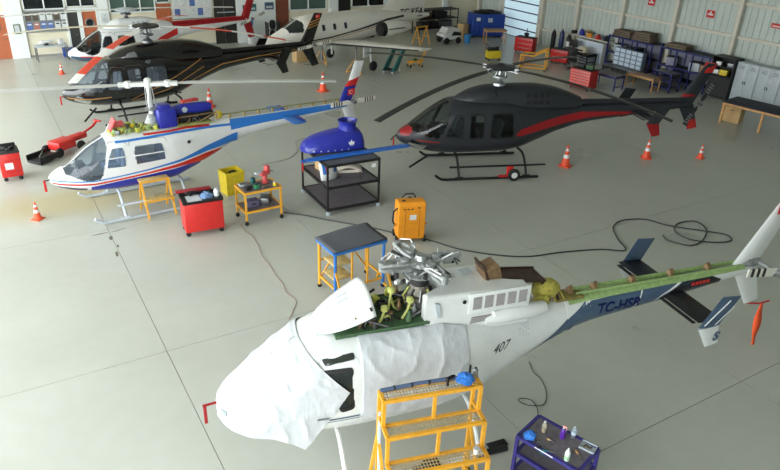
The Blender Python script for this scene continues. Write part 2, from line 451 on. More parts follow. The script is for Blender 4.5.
# ================================================================== helicopters
def pchip(xs, ys):
    n = len(xs); h = [xs[i + 1] - xs[i] for i in range(n - 1)]; d = [(ys[i + 1] - ys[i]) / h[i] for i in range(n - 1)]
    m = [d[0]] + [0 if d[i - 1] * d[i] <= 0 else 2 * d[i - 1] * d[i] / (d[i - 1] + d[i]) for i in range(1, n - 1)] + [d[-1]]
    def f(x):
        if x <= xs[0]: return ys[0]
        if x >= xs[-1]: return ys[-1]
        i = 0
        while x > xs[i + 1]: i += 1
        t = (x - xs[i]) / h[i]
        return (ys[i] * (1 + 2 * t) * (1 - t) ** 2 + m[i] * h[i] * t * (1 - t) ** 2 + ys[i + 1] * t * t * (3 - 2 * t) - m[i + 1] * h[i] * t * t * (1 - t))
    return f
def inpoly(x, y, P):
    c = False; n = len(P); j = n - 1
    for i in range(n):
        if (P[i][1] > y) != (P[j][1] > y) and x < (P[j][0] - P[i][0]) * (y - P[i][1]) / (P[j][1] - P[i][1]) + P[i][0]: c = not c
        j = i
    return c
def rounded(P, r=.06, k=4):
    out = []; n = len(P)
    for i in range(n):
        a, b, c = Vector(P[i - 1]), Vector(P[i]), Vector(P[(i + 1) % n])
        u = (a - b); v = (c - b); rr = min(r, u.length * .4, v.length * .4)
        p0 = b + u.normalized() * rr; p1 = b + v.normalized() * rr
        for q in range(k + 1):
            t = q / k; out.append(tuple(p0 * (1 - t) ** 2 + b * 2 * t * (1 - t) + p1 * t * t))
    return out
class Loft:
    # stations: x, top, bottom, half width, exponent
    def __init__(s, st, mid=.45):
        X = [a[0] for a in st]; s.x0, s.x1 = X[0], X[-1]; s.mid = mid
        s.zt, s.zb, s.w, s.n = [pchip(X, [a[i] for a in st]) for i in (1, 2, 3, 4)]
    def pr(s, x, off=0.):
        zt, zb = s.zt(x) + off, s.zb(x) - off
        return zt, zb, s.w(x) + off, s.n(x), zb + s.mid * (zt - zb)
    def pt(s, x, th, off=0.):
        zt, zb, w, n, zm = s.pr(x, off)
        c, q = cos(th), sin(th)
        y = w * math.copysign(abs(c) ** (2 / n), c)
        z = zm + (zt - zm if q > 0 else zm - zb) * math.copysign(abs(q) ** (2 / n), q)
        return Vector((x, y, z))
    def side(s, x, z, sgn, off=0.):
        zt, zb, w, n, zm = s.pr(x, off)
        z = min(max(z, zb + .001), zt - .001)
        h = zt - zm if z > zm else zm - zb
        return Vector((x, sgn * w * max(0, 1 - abs((z - zm) / h) ** n) ** (1 / n), z))
    def grid(s, nx, nt, region=None, x0=None, x1=None, cap=True):
        x0 = s.x0 if x0 is None else x0; x1 = s.x1 if x1 is None else x1
        V = []; out = {}
        xs = [x0 + (x1 - x0) * i / nx for i in range(nx + 1)]
        for x in xs: V += [s.pt(x, 2 * pi * (k + .5) / nt) for k in range(nt)]
        for i in range(nx):
            for k in range(nt):
                f = (i * nt + k, i * nt + (k + 1) % nt, (i + 1) * nt + (k + 1) % nt, (i + 1) * nt + k)
                c = (V[f[0]] + V[f[1]] + V[f[2]] + V[f[3]]) / 4
                out.setdefault(region(c) if region else 0, []).append(f)
        if cap: out.setdefault(0, []).extend([tuple(range(nt)), tuple(range(nx * nt, (nx + 1) * nt))])
        res = {}
        for key, fs in out.items():
            m = MB(); mp = {}
            for f in fs:
                for i in f:
                    if i not in mp: mp[i] = len(m.v); m.v.append(tuple(V[i]))
                m.f.append(tuple(mp[i] for i in f)); m.m.append(0)
            res[key] = m
        return res
    def strip(s, m, pts, sgn, off=.004, nv=8, mi=0):
        # pts: list of (x, zlow, zhigh), densified along x
        P = []
        for a, b in zip(pts[:-1], pts[1:]):
            n = max(2, int((b[0] - a[0]) / .06))
            for q in range(n): P.append([a[i] + (b[i] - a[i]) * q / n for i in range(3)])
        P.append(pts[-1])
        V = [s.side(x, zl + (zh - zl) * k / nv, sgn, off) for (x, zl, zh) in P for k in range(nv + 1)]
        return m.add(V, [(i * (nv + 1) + k, i * (nv + 1) + k + 1, (i + 1) * (nv + 1) + k + 1, (i + 1) * (nv + 1) + k) for i in range(len(P) - 1) for k in range(nv)], mi)
    def ring(s, m, P, sgn, wd=.025, off=.006, mi=0):
        n = len(P); cx = sum(p[0] for p in P) / n; cz = sum(p[1] for p in P) / n
        V = []
        for (x, z) in P:
            d = Vector((x - cx, z - cz)); L = d.length; d.normalize()
            for q in (-wd, wd * .3): V.append(s.side(x + d.x * q, z + d.y * q, sgn, off))
        return m.add(V, [(2 * i, 2 * i + 1, 2 * ((i + 1) % n) + 1, 2 * ((i + 1) % n)) for i in range(n)], mi)
    def patch(s, m, P, sgn, off=.005, rings=3, mi=0):
        n = len(P); cx = sum(p[0] for p in P) / n; cz = sum(p[1] for p in P) / n
        V = [s.side(cx, cz, sgn, off)]
        for r in range(1, rings + 1):
            V += [s.side(cx + (x - cx) * r / rings, cz + (z - cz) * r / rings, sgn, off) for (x, z) in P]
        F = [(0, 1 + i, 1 + (i + 1) % n) for i in range(n)]
        for r in range(rings - 1): F += [(1 + r * n + i, 1 + r * n + (i + 1) % n, 1 + (r + 1) * n + (i + 1) % n, 1 + (r + 1) * n + i) for i in range(n)]
        return m.add(V, F, mi)

F407 = Loft([(0, 1.24, 1.1, .03, 2), (.06, 1.33, 1.02, .15, 2), (.18, 1.42, .94, .28, 2.1), (.4, 1.53, .85, .45, 2.3), (.7, 1.74, .77, .6, 2.5), (1.0, 1.96, .71, .69, 2.6), (1.4, 2.21, .67, .76, 2.8), (1.7, 2.33, .66, .79, 3), (2.1, 2.37, .65, .8, 3), (3.3, 2.36, .67, .79, 3), (4.0, 2.28, .76, .7, 2.8), (4.6, 2.2, .95, .56, 2.5), (5.2, 2.14, 1.18, .42, 2.3), (5.95, 2.1, 1.41, .28, 2)])
B407 = Loft([(5.9, 2.1, 1.40, .285, 2), (6.5, 2.09, 1.52, .235, 2), (7.8, 2.1, 1.67, .2, 2), (9.8, 2.13, 1.9, .125, 2), (10.1, 2.13, 1.93, .11, 2)], .5)
C407 = Loft([(1.75, 2.36, 2.2, .1, 2), (2.0, 2.5, 2.15, .3, 2.4), (2.4, 2.66, 2.1, .42, 2.8), (2.9, 2.76, 2.05, .47, 3), (4.3, 2.8, 2.0, .47, 3), (5.0, 2.72, 2.0, .42, 2.8), (5.6, 2.55, 1.98, .32, 2.5), (6.1, 2.35, 1.98, .2, 2.2)], .3)
F206 = Loft([(0, 1.18, 1.05, .03, 2), (.06, 1.25, .98, .14, 2), (.2, 1.33, .89, .28, 2.1), (.45, 1.42, .8, .43, 2.3), (.7, 1.6, .74, .54, 2.4), (1.0, 1.82, .69, .61, 2.6), (1.3, 1.98, .66, .64, 2.7), (1.6, 2.1, .65, .66, 3), (2.0, 2.15, .64, .67, 3), (3.0, 2.15, .68, .65, 3), (3.6, 2.12, .82, .55, 2.7), (4.2, 2.09, 1.03, .4, 2.4), (4.95, 2.07, 1.34, .245, 2)])
B206 = Loft([(4.9, 2.06, 1.33, .25, 2), (5.6, 2.06, 1.5, .2, 2), (6.8, 2.06, 1.64, .16, 2), (8.6, 2.07, 1.86, .1, 2), (8.95, 2.07, 1.9, .09, 2)], .5)
C206 = Loft([(1.7, 2.16, 2.0, .1, 2), (2.0, 2.35, 1.95, .28, 2.4), (2.4, 2.5, 1.9, .38, 2.8), (3.4, 2.52, 1.9, .38, 2.8), (4.2, 2.38, 1.9, .3, 2.4), (4.9, 2.16, 1.9, .16, 2.2)], .3)

def airfoil_fin(m, quad, th, axis='y', mi=0):
    # quad: root LE, root TE, tip TE, tip LE as 3-D points; lens section of thickness th along axis
    rl, rt, tt, tl = [Vector(q) for q in quad]
    ax = {'y': Vector((0, 1, 0)), 'z': Vector((0, 0, 1))}[axis]
    prof = [(0, 0), (.06, .5), (.3, 1), (.65, .7), (1, .06), (1, -.06), (.65, -.7), (.3, -1), (.06, -.5)]
    V = []; N = 4
    for k in range(N + 1):
        s = k / N; L = rl.lerp(tl, s); T = rt.lerp(tt, s); ts = th * (1 - .45 * s)
        V += [L.lerp(T, u) + ax * (h * ts / 2) for u, h in prof]
    n = len(prof); F = [(k * n + i, k * n + (i + 1) % n, (k + 1) * n + (i + 1) % n, (k + 1) * n + i) for k in range(N) for i in range(n)]
    F += [tuple(range(n)), tuple(range(N * n, (N + 1) * n))]
    return m.add(V, F, mi)
def rotor_blade(root, hub, ang, R, r0, chord, droop, mats, bands=None, name='rotor_blade', th=.03, cone=0.):
    m = MB(); N = 28; V = []; d = Vector((cos(ang), sin(ang), 0)); t = Vector((-sin(ang), cos(ang), 0))
    prof = [(-.28, 0), (-.2, .9), (0, 1), (.4, .5), (.72, 0), (.4, -.4), (0, -.8), (-.2, -.8)]
    for k in range(N + 1):
        s = k / N; r = r0 + (R - r0) * s
        c = chord * (min(1, .45 + s * 6))
        z = hub[2] + cone * r - droop * (r / R) ** 2
        V += [Vector((hub[0], hub[1], z)) + d * r + t * (u * c) + Vector((0, 0, h * th / 2)) for u, h in prof]
    n = len(prof); 
    for k in range(N):
        s = (k + .5) / N; mi = 0
        for (a, b, q) in (bands or []):
            if a <= s < b: mi = q
        b0 = k * n
        m.f += [(b0 + i, b0 + (i + 1) % n, b0 + n + (i + 1) % n, b0 + n + i) for i in range(n)]; m.m += [mi] * n
    m.v = [tuple(v) for v in V]
    m.f += [tuple(range(n)), tuple(range(N * n, (N + 1) * n))]; m.m += [0, m.m[-1]]
    return m.build(name, mats, root)
def skids(root, x0, x1, xf, xa, yw, ztop, m, step=None, tip=True):
    for s in (-1, 1):
        P = [(x0 - .28, s * yw, .2), (x0 - .2, s * yw, .13), (x0 - .08, s * yw, .06), (x0 + .1, s * yw, .045), (x1, s * yw, .045)] if tip else [(x0, s * yw, .045), (x1, s * yw, .045)]
        o = MB().tube(P, .042, 10).build('skid', m, root)
        for xx in (xf, xa):
            MB().tube([(xx - .12, s * yw, .07), (xx + .12, s * yw, .07)], .055, 8).build('saddle', m, o)
        if step:
            MB().box((xf + xa) / 2 + step[0], s * (yw - .06), .43, xa - xf + step[1], .1, .035, bev=.01).build('step_bar', m, root)
    for xx in (xf, xa):
        pts = []
        for k in range(25):
            u = -1 + 2 * k / 24; y = u * yw
            z = ztop if abs(u) < .42 else ztop - (ztop - .06) * ((abs(u) - .42) / .58) ** 1.9
            pts.append((xx, y, z))
        MB().tube(pts, .04, 8).build('cross_tube', m, root)
def tail_rotor(root, hub, R, ang, mats, n=2, side=-1):
    t = MB().lathe([(.05, -.12), (.06, -.02), (.06, .05), (.03, .08)], hub, 12, axis='Y').build('tail_rotor_hub', STEEL, root)
    for k in range(n):
        a = ang + k * 2 * pi / n; m = MB(); d = Vector((cos(a), 0, sin(a))); q = Vector((-sin(a), 0, cos(a)))
        N = 16; V = []
        for i in range(N + 1):
            r = .1 + (R - .1) * i / N; c = .07 if i > 1 else .035
            P = Vector(hub) + d * r
            V += [P + q * c + Vector((0, .012, 0)), P - q * c + Vector((0, .012, 0)), P - q * c - Vector((0, .012, 0)), P + q * c - Vector((0, .012, 0))]
        for i in range(N):
            mi = 1 if i in (7, 9, 11, 13) else 0
            b = i * 4
            for j in range(4): m.f.append((b + j, b + (j + 1) % 4, b + 4 + (j + 1) % 4, b + 4 + j)); m.m.append(mi)
        m.v = [tuple(v) for v in V]; m.f += [(0, 1, 2, 3), (N * 4, N * 4 + 1, N * 4 + 2, N * 4 + 3)]; m.m += [0, 0]
        m.build('tail_rotor_blade', mats, root)
def seats(root, L, xs, m, zf=.84):
    MB().box((xs[0] + xs[-1]) / 2 - .1, 0, zf - .02, xs[-1] - xs[0] + 1.2, L.w(xs[0]) * 1.3, .04).build('cabin_floor', DARKIN, root, smooth=0)
    for i, x in enumerate(xs):
        for y in ((-.33, .33) if i == 0 else (-.4, 0, .4)):
            wd = .44 if i == 0 else .38
            o = MB().box(x, y, zf + .28, .46, wd, .16, bev=.04).box(x, y, zf + .1, .4, wd * .8, .2).build('seat', m, root)
            MB().box(x + .27, y, zf + .6, .12, wd, .62, bev=.04, rot=Matrix.Rotation(.15, 3, 'Y')).build('seat_back', m, o)
    MB().box(xs[0] - .78, 0, zf + .42, .22, .7, .3, bev=.05).build('instrument_panel', BLACKM, root)
    MB().box(xs[0] - .66, 0, zf + .2, .16, .3, .4, bev=.03).build('console', BLACKM, root)

def body(root, F, wins, screen, m, gl, glw, fr, nx=240, nt=128, chin=None, interior=None):
    """fuselage skin with real window openings; each pane its own part"""
    def shrink(P, q=.022):
        n = len(P); cx = sum(p[0] for p in P) / n; cz = sum(p[1] for p in P) / n; out = []
        for (x, z) in P:
            d = Vector((x - cx, z - cz)); L = d.length; out.append((cx + d.x * (L - q) / L, cz + d.y * (L - q) / L))
        return out
    holes = [shrink(P) for P in wins]
    def region(c):
        for i, P in enumerate(holes):
            if inpoly(c.x, c.z, P): return ('w', i, 1 if c.y > 0 else -1)
        if inpoly(c.x, c.z, screen) and abs(c.y) > .028: return ('s', 0, 1 if c.y > 0 else -1)
        if chin and inpoly(c.x, c.z, chin) and abs(c.y) > .1: return ('c', 0, 1 if c.y > 0 else -1)
        return 0
    R = F.grid(nx, nt, region)
    fus = R[0].build('fuselage', m, root, smooth=60)
    for k, mb in R.items():
        if k == 0: continue
        o = mb.build({'w': 'side_window', 's': 'windscreen', 'c': 'chin_window'}[k[0]], gl if k[0] == 'w' else glw, root, smooth=60)
        if k[0] == 'w': F.ring(MB(), wins[k[1]], k[2], .05, .008).build('window_frame', fr, o)
    if interior: seats(root, F, interior[0], interior[1])
    return fus
def door_lines(fus, F, rects, m=None):
    m = m or mat('panel_gap', (60, 62, 64), .7)
    for P in rects:
        for s in (-1, 1): F.ring(MB(), rounded(P, .1), s, .008, .004).build('door_seam', m, fus)
def strips(fus, F, pts, m, name='paint_stripe', off=.004, sides=(-1, 1)):
    for s in sides: F.strip(MB(), pts, s, off).build(name, m, fus, smooth=60)
def mast407(root, x, zb, zh, mm=STEEL, plate=DARKP):
    MB().lathe([(.22, zb - .1), (.2, zb + .05), (.1, zb + .12), (.055, zb + .2), (.055, zh + .02)], (x, 0, 0), 16).build('mast', mm, root)
    sw = MB().lathe([(.2, zb + .22), (.24, zb + .24), (.24, zb + .29), (.12, zb + .31)], (x, 0, 0), 20).build('swashplate', mm, root)
    for k in range(4):
        a = k * pi / 2 + .5
        MB().tube([(x + .22 * cos(a), .22 * sin(a), zb + .27), (x + .2 * cos(a + .3), .2 * sin(a + .3), zh - .05)], .014, 6).build('pitch_link', mm, sw)
    MB().lathe([(.1, zh - .06), (.46, zh - .03), (.5, zh + .0), (.46, zh + .04), (.14, zh + .08), (.06, zh + .13)], (x, 0, 0), 24).build('rotor_hub', [plate], root)
def hub_arms(root, x, zh, angs, mm, r1=.62):
    for a in angs:
        d = Vector((cos(a), sin(a), 0)); t = Vector((-sin(a), cos(a), 0)); c = Vector((x, 0, zh))
        m = MB()
        for z in (-.045, .045): m.bar(c + d * .15 + Vector((0, 0, z)), c + d * r1 + Vector((0, 0, z - .02)), .11, .025)
        m.lathe([(.05, -.07), (.05, .07)], tuple(c + d * (r1 - .1) + Vector((0, 0, -.02))), 10)
        m.lathe([(.07, -.07), (.07, .07)], tuple(c + d * .3), 10)
        m.build('blade_grip', mm, root)
def flag(root, F, x, z, w, h, y, side=-1):
    o = MB().prism([(x, y, z), (x + w, y, z + .03), (x + w, y, z + h + .03), (x, y, z + h)], (0, side * .004, 0)).build('flag_decal', REDP, root, smooth=0)
    cx, cz = x + w * .42, z + h * .5 + .01
    m = MB(); n = 14
    V = []
    for k in range(n + 1):
        a = radians(40) + radians(280) * k / n
        V += [(cx + h * .3 * cos(a), y + side * .006, cz + h * .3 * sin(a)), (cx + h * .06 + h * .22 * cos(a), y + side * .006, cz + h * .22 * sin(a))]
    m.add(V, [(2 * k, 2 * k + 1, 2 * k + 3, 2 * k + 2) for k in range(n)])
    m.add([(cx + h * .3 + h * .1 * (1 if k % 2 == 0 else .4) * cos(k * pi / 5), y + side * .006, cz + h * .1 * (1 if k % 2 == 0 else .4) * sin(k * pi / 5)) for k in range(10)], [tuple(range(10))])
    m.build('crescent_and_star', WHITE, o, smooth=0)
    return o
def tail407(root, mfin, mtip, mstab, mend, mend2):
    f = airfoil_fin(MB(), [(9.6, 0, 2.05), (10.25, 0, 2.02), (10.82, 0, 3.38), (10.42, 0, 3.42)], .13).build('upper_fin', mfin, root)
    l = airfoil_fin(MB(), [(9.72, 0, 2.02), (10.3, 0, 2.02), (10.62, 0, 1.22), (10.28, 0, 1.16)], .1).build('lower_fin', mtip, root)
    s = MB()
    for sg in (-1, 1): airfoil_fin(s, [(7.95, sg * .05, 1.86), (8.45, sg * .05, 1.86), (8.45, sg * 1.1, 1.86), (7.95, sg * 1.1, 1.86)], .07, 'z')
    s = s.build('stabilizer', mstab, root)
    for sg in (-1, 1):
        e = airfoil_fin(MB(), [(7.98, sg * 1.1, 1.72), (8.44, sg * 1.1, 1.72), (8.74, sg * 1.12, 2.28), (8.32, sg * 1.12, 2.32)], .05).build('end_plate', mend, s)
        airfoil_fin(MB(), [(7.98, sg * 1.1, 1.74), (8.44, sg * 1.1, 1.74), (8.56, sg * 1.08, 1.32), (8.28, sg * 1.08, 1.28)], .05).build('end_plate_lower', mend2, s)
        MB().bar((7.92, sg * .15, 1.83), (7.92, sg * 1.05, 1.83), .07, .015).build('slat', mstab, s)
    return f, l, s

# window outlines of the two body types, as (x, z) seen from the side
W407 = [rounded([(1.38, 1.32), (1.98, 1.27), (1.98, 2.02), (1.68, 2.02)], .08), rounded([(2.16, 1.25), (2.64, 1.23), (2.64, 2.04), (2.16, 2.04)], .08), rounded([(2.84, 1.23), (3.66, 1.25), (3.58, 2.04), (2.84, 2.05)], .1)]
S407 = [(.36, 1.47), (.9, 1.3), (1.2, 1.3), (1.33, 1.4), (1.56, 2.1), (1.62, 2.5), (.36, 2.5)]
CH407 = [(.3, 1.0), (.75, .82), (.85, 1.0), (.4, 1.18)]
W206 = [rounded([(1.28, 1.36), (1.84, 1.33), (1.84, 1.92), (1.5, 1.92)], .07), rounded([(2.04, 1.33), (2.9, 1.33), (2.86, 1.88), (2.04, 1.9)], .08)]
S206 = [(.36, 1.3), (.8, 1.1), (1.1, 1.1), (1.2, 1.2), (1.42, 1.88), (1.5, 2.3), (.42, 2.3)]
D407 = [[(1.3, .95), (2.07, .9), (2.07, 2.1), (1.62, 2.12)], [(2.1, .88), (2.74, .88), (2.74, 2.12), (2.1, 2.12)]]
D206 = [[(1.2, .95), (1.92, .9), (1.92, 2.0), (1.46, 2.02)], [(1.96, .9), (2.98, .92), (2.95, 1.98), (1.96, 2.0)]]
STAIN = mat('white_tail_blade', (214, 212, 202), .4, var=.05)
STR = mat('black_tail_band', (26, 26, 26), .4)

# ------------------------------------------------------------------ charcoal helicopter with red stripes
h = thing('helicopter', 'charcoal grey helicopter with red side stripe, four drooping black rotor blades, parked beside orange cones', 'helicopter', (10.93, 17.48, 0), -.3524)
DK = h
fus = body(h, F407, W407, S407, DARKP, GLS, GLS, BLACKM, chin=CH407, interior=([1.75, 3.0], SEATG))
door_lines(fus, F407, D407, BLACKM)
C407.grid(80, 48)[0].build('engine_cowling', DARKP, h, smooth=60)
cw = h.children[-1]
for k in range(4):
    for s in (-1, 1): C407.patch(MB(), [(4.05 + k * .22, 2.45), (4.2 + k * .22, 2.45), (4.2 + k * .22, 2.6), (4.05 + k * .22, 2.6)], s).build('vent_grille', BLACKM, cw)
    for s in (-1, 1): C407.patch(MB(), [(4.05 + k * .22, 2.25), (4.2 + k * .22, 2.25), (4.2 + k * .22, 2.36), (4.05 + k * .22, 2.36)], s).build('vent_grille', BLACKM, cw)
for s in (-1, 1): C407.patch(MB(), rounded([(3.0, 2.5), (3.12, 2.5), (3.06, 2.72), (2.98, 2.7)], .03), s).build('air_intake', BLACKM, cw)
B407.grid(90, 28)[0].build('tail_boom', DARKP, h, smooth=60); boom = h.children[-1]
MB().tube([(5.7, 0, 2.2), (6.2, 0, 2.17), (8.0, 0, 2.17), (9.9, 0, 2.19), (10.05, 0, 2.14)], [.12, .1, .09, .08, .05], 12).build('drive_shaft_cover', DARKP, h)
strips(fus, F407, [(3.75, 1.3, 1.36), (3.9, 1.28, 1.5), (4.6, 1.4, 1.68), (5.4, 1.55, 1.82), (6.2, 1.68, 1.92)], DREDP)
strips(fus, F407, [(.55, 1.16, 1.2), (1.25, 1.12, 1.15)], DREDP)
strips(fus, F407, [(.02, 1.24, 1.4), (.3, 1.26, 1.5), (.42, 1.4, 1.52)], DREDP)
strips(boom, B407, [(5.95, 1.64, 1.9), (6.6, 1.72, 1.9), (8.4, 1.8, 1.86)], DREDP)
tail407(h, DARKP, DARKP, DARKP, DARKP, DREDP)
airfoil_fin(MB(), [(10.15, 0, 1.5), (10.52, 0, 1.5), (10.63, 0, 1.2), (10.27, 0, 1.14)], .1).build('lower_fin_tip', REDP, h)
airfoil_fin(MB(), [(10.28, 0, 3.1), (10.73, 0, 3.1), (10.84, 0, 3.4), (10.4, 0, 3.45)], .1).build('upper_fin_tip', REDP, h)
airfoil_fin(MB(), [(9.75, 0, 2.3), (10.36, 0, 2.3), (10.46, 0, 2.55), (9.9, 0, 2.55)], .135).build('fin_band', DREDP, h)
tail_rotor(h, (10.3, -.3, 2.12), .82, radians(62), [DARKP, mat('tail_rotor_grey', (120, 124, 124), .4)])
skids(h, 1.35, 4.5, 1.85, 4.1, 1.12, .68, BLACKM, step=(.15, .95))
mast407(h, 3.25, 2.78, 3.32, ALU, DARKP)
BLD = mat('dark_blade_paint', (38, 38, 40), .4, var=.08)
angs = [radians(a) + .3524 for a in (193, 297, 16, 112)]
hub_arms(h, 3.25, 3.3, angs, ALU)
for a, dr in zip(angs, (.72, .7, .35, .35)): rotor_blade(h, (3.25, 0, 3.3), a, 5.33, .55, .27, dr, [BLD])
p = MB().tube([(.02, .0, 1.2), (-.12, -.08, 1.15), (-.2, -.1, 1.05)], .02, 8).build('pitot_tube', BLACKM, h)
MB().box(-.13, -.2, 1.0, .05, .02, .3, bev=.005).build('cover_ribbon', REDP, h)
MB().bar((.95, -.62, .72), (.3, -.72, .35), .05, .05).build('wire_cutter', BLACKM, h)
# ground-handling wheel set clipped on the skid
w = thing('handling_wheels', 'ground handling wheel with red bracket clipped on charcoal helicopter skid', 'wheel', (10.93, 17.48, 0), -.3524)
MB().lathe([(.06, -.06), (.17, -.06), (.2, -.03), (.2, .03), (.17, .06), (.06, .06)], (3.6, -1.3, .2), 20, axis='Y').build('tyre', RUBBER, w)
MB().lathe([(.02, -.07), (.1, -.065), (.1, .065), (.02, .07)], (3.6, -1.3, .2), 16, axis='Y').build('wheel_rim', WHITE, w)
MB().box(3.5, -1.18, .3, .22, .1, .3, bev=.03).box(3.32, -1.2, .14, .4, .08, .05).build('bracket', REDP, w)

# ------------------------------------------------------------------ black helicopter with gold lines and red-white blades
h = thing('helicopter', 'gloss black helicopter with thin gold lines and red and white banded rotor blades', 'helicopter', (2.27, 26.42, 0), .0841)
fus = body(h, F407, W407, S407, BLACKP, GLSC, GLSC, BLACKM, chin=CH407, interior=([1.75, 3.0], SEATG))
door_lines(fus, F407, D407, STEEL)
cw = C407.grid(80, 48)[0].build('engine_cowling', BLACKP, h, smooth=60)
for s in (-1, 1): C407.patch(MB(), rounded([(2.25, 2.34), (2.7, 2.36), (2.62, 2.56), (2.35, 2.5)], .04), s).build('air_intake', STEEL, cw)
boom = B407.grid(90, 28)[0].build('tail_boom', BLACKP, h, smooth=60)
MB().tube([(5.7, 0, 2.2), (6.2, 0, 2.17), (8.0, 0, 2.17), (9.9, 0, 2.19), (10.05, 0, 2.14)], [.12, .1, .09, .08, .05], 12).build('drive_shaft_cover', BLACKP, h)
strips(fus, F407, [(.1, 1.08, 1.11), (.8, 1.02, 1.06), (1.5, 1.06, 1.09)], GOLD)
for dz in (0, .3): strips(fus, F407, [(2.2, .78 + dz * .3, .8 + dz * .3), (3.6, 1.1 + dz, 1.13 + dz), (4.6, 1.5 + dz, 1.53 + dz), (5.2, 1.74 + dz, 1.77 + dz)], GOLD)
strips(fus, F407, [(4.4, 1.2, 1.23), (6.1, 1.74, 1.78)], GOLD)
strips(boom, B407, [(5.95, 1.7, 1.74), (7.5, 1.86, 1.89), (9.6, 1.98, 2.0)], GOLD)
uf, lf, st = tail407(h, BLACKP, BLACKP, BLACKP, BLACKP, BLACKP)
for k in range(3):
    x = 10.18 + k * .05; z = 2.78 + k * .12
    MB().prism([(x - .1, -.07, z), (x + .42, -.07, z + .14), (x + .42, -.07, z + .17), (x - .1, -.07, z + .03)], (0, .14, 0)).build('gold_line', GOLD, uf, smooth=0)
flag(uf, None, 10.45, 3.18, .22, .14, -.06)
tail_rotor(h, (10.25, -.3, 2.12), .82, radians(8), [STAIN, STR])
skids(h, 1.35, 4.5, 1.85, 4.1, 1.12, .68, BLACKM, step=(.15, .9))
mast407(h, 3.25, 2.78, 3.35, STEEL, DSTEEL)
angs = [radians(a) - .0841 for a in (232, 344, 148, 58)]
hub_arms(h, 3.25, 3.33, angs, ALU)
RBW = [mat('blade_white', (226, 226, 220), .4), mat('blade_orange_red', (214, 70, 46), .4), mat('blade_tan', (206, 196, 172), .4)]
b1 = [(0, .2, 0), (.2, .5, 1), (.5, .66, 0), (.66, .9, 1), (.9, 1.1, 0)]
rotor_blade(h, (3.25, 0, 3.33), angs[0], 5.33, .55, .3, .8, RBW, b1)
rotor_blade(h, (3.25, 0, 3.33), angs[1], 5.33, .55, .3, .6, RBW, [(0, .2, 0), (.2, .55, 1), (.55, .8, 0), (.8, .95, 1)])
rotor_blade(h, (3.25, 0, 3.33), angs[2], 5.33, .55, .3, .5, RBW, [(0, 1.1, 2)])
rotor_blade(h, (3.25, 0, 3.33), angs[3], 5.33, .55, .3, .4, RBW, b1)
MB().box(-.1, -.14, .98, .05, .02, .28, bev=.005).build('cover_ribbon', REDP, h)
MB().tube([(.05, -.05, 1.12), (-.12, -.12, 1.12)], .02, 8).build('pitot_tube', REDP, h)
MB().bar((.95, -.62, .72), (.45, -.72, .3), .05, .05).build('wire_cutter', BLACKM, h)
text_mesh('407', .14, GREYW, fus, None, 'lettering', fn=lambda c: F407.side(3.0 + c.x, 2.18 + c.y, -1, .008))

# ------------------------------------------------------------------ white helicopter with red tail, at the offices
h = thing('helicopter', 'white helicopter with red tail fin standing in front of the office wall', 'helicopter', (3.42, 33.5, 0), .15)
fus = body(h, F206, W206, S206, WHITE, GLS, GLS, WHITE, 160, 96, interior=([1.6, 2.7], SEATG))
door_lines(fus, F206, D206)
cw = C206.grid(60, 40)[0].build('engine_cowling', WHITE, h, smooth=60)
for k in range(4): C206.patch(MB(), [(2.9 + k * .22, 2.22), (3.06 + k * .22, 2.22), (3.06 + k * .22, 2.38), (2.9 + k * .22, 2.38)], -1).build('vent_grille', GREYW, cw)
boom = B206.grid(70, 24)[0].build('tail_boom', WHITE, h, smooth=60)
strips(fus, F206, [(.02, 1.0, 1.08), (.8, .62, 1.0), (1.6, .6, .86), (2.2, .6, .75)], NAVYP)
strips(fus, F206, [(.4, 1.02, 1.06), (1.5, .95, 1.01), (3.4, 1.1, 1.2), (4.2, 1.35, 1.6), (5.1, 1.6, 1.9)], REDP)
strips(boom, B206, [(4.92, 1.92, 2.06), (8.9, 1.98, 2.07)], DREDP)
MB().tube([(4.7, 0, 2.12), (8.8, 0, 2.12)], .07, 10).build('drive_shaft_cover', DREDP, h)
airfoil_fin(MB(), [(8.6, 0, 2.0), (9.1, 0, 2.0), (9.6, 0, 3.3), (9.2, 0, 3.35)], .1).build('upper_fin', DREDP, h)
airfoil_fin(MB(), [(8.7, 0, 2.0), (9.2, 0, 2.0), (9.42, 0, 1.1), (9.05, 0, 1.05)], .1).build('lower_fin', DREDP, h)
m = MB()
for sg in (-1, 1): airfoil_fin(m, [(6.6, sg * .05, 1.9), (7.1, sg * .05, 1.9), (7.1, sg * .95, 1.9), (6.6, sg * .95, 1.9)], .06, 'z')
m.build('stabilizer', WHITE, h)
tail_rotor(h, (9.2, -.25, 2.05), .82, radians(20), [STAIN, STR])
skids(h, 1.0, 3.9, 1.3, 3.2, 1.0, .68, BLACKM)
mast407(h, 2.8, 2.42, 2.86, STEEL, GREYW)
for a in (radians(170), radians(-10)): rotor_blade(h, (2.8, 0, 2.9), a, 5.08, .3, .33, .12, [WHITE], None)

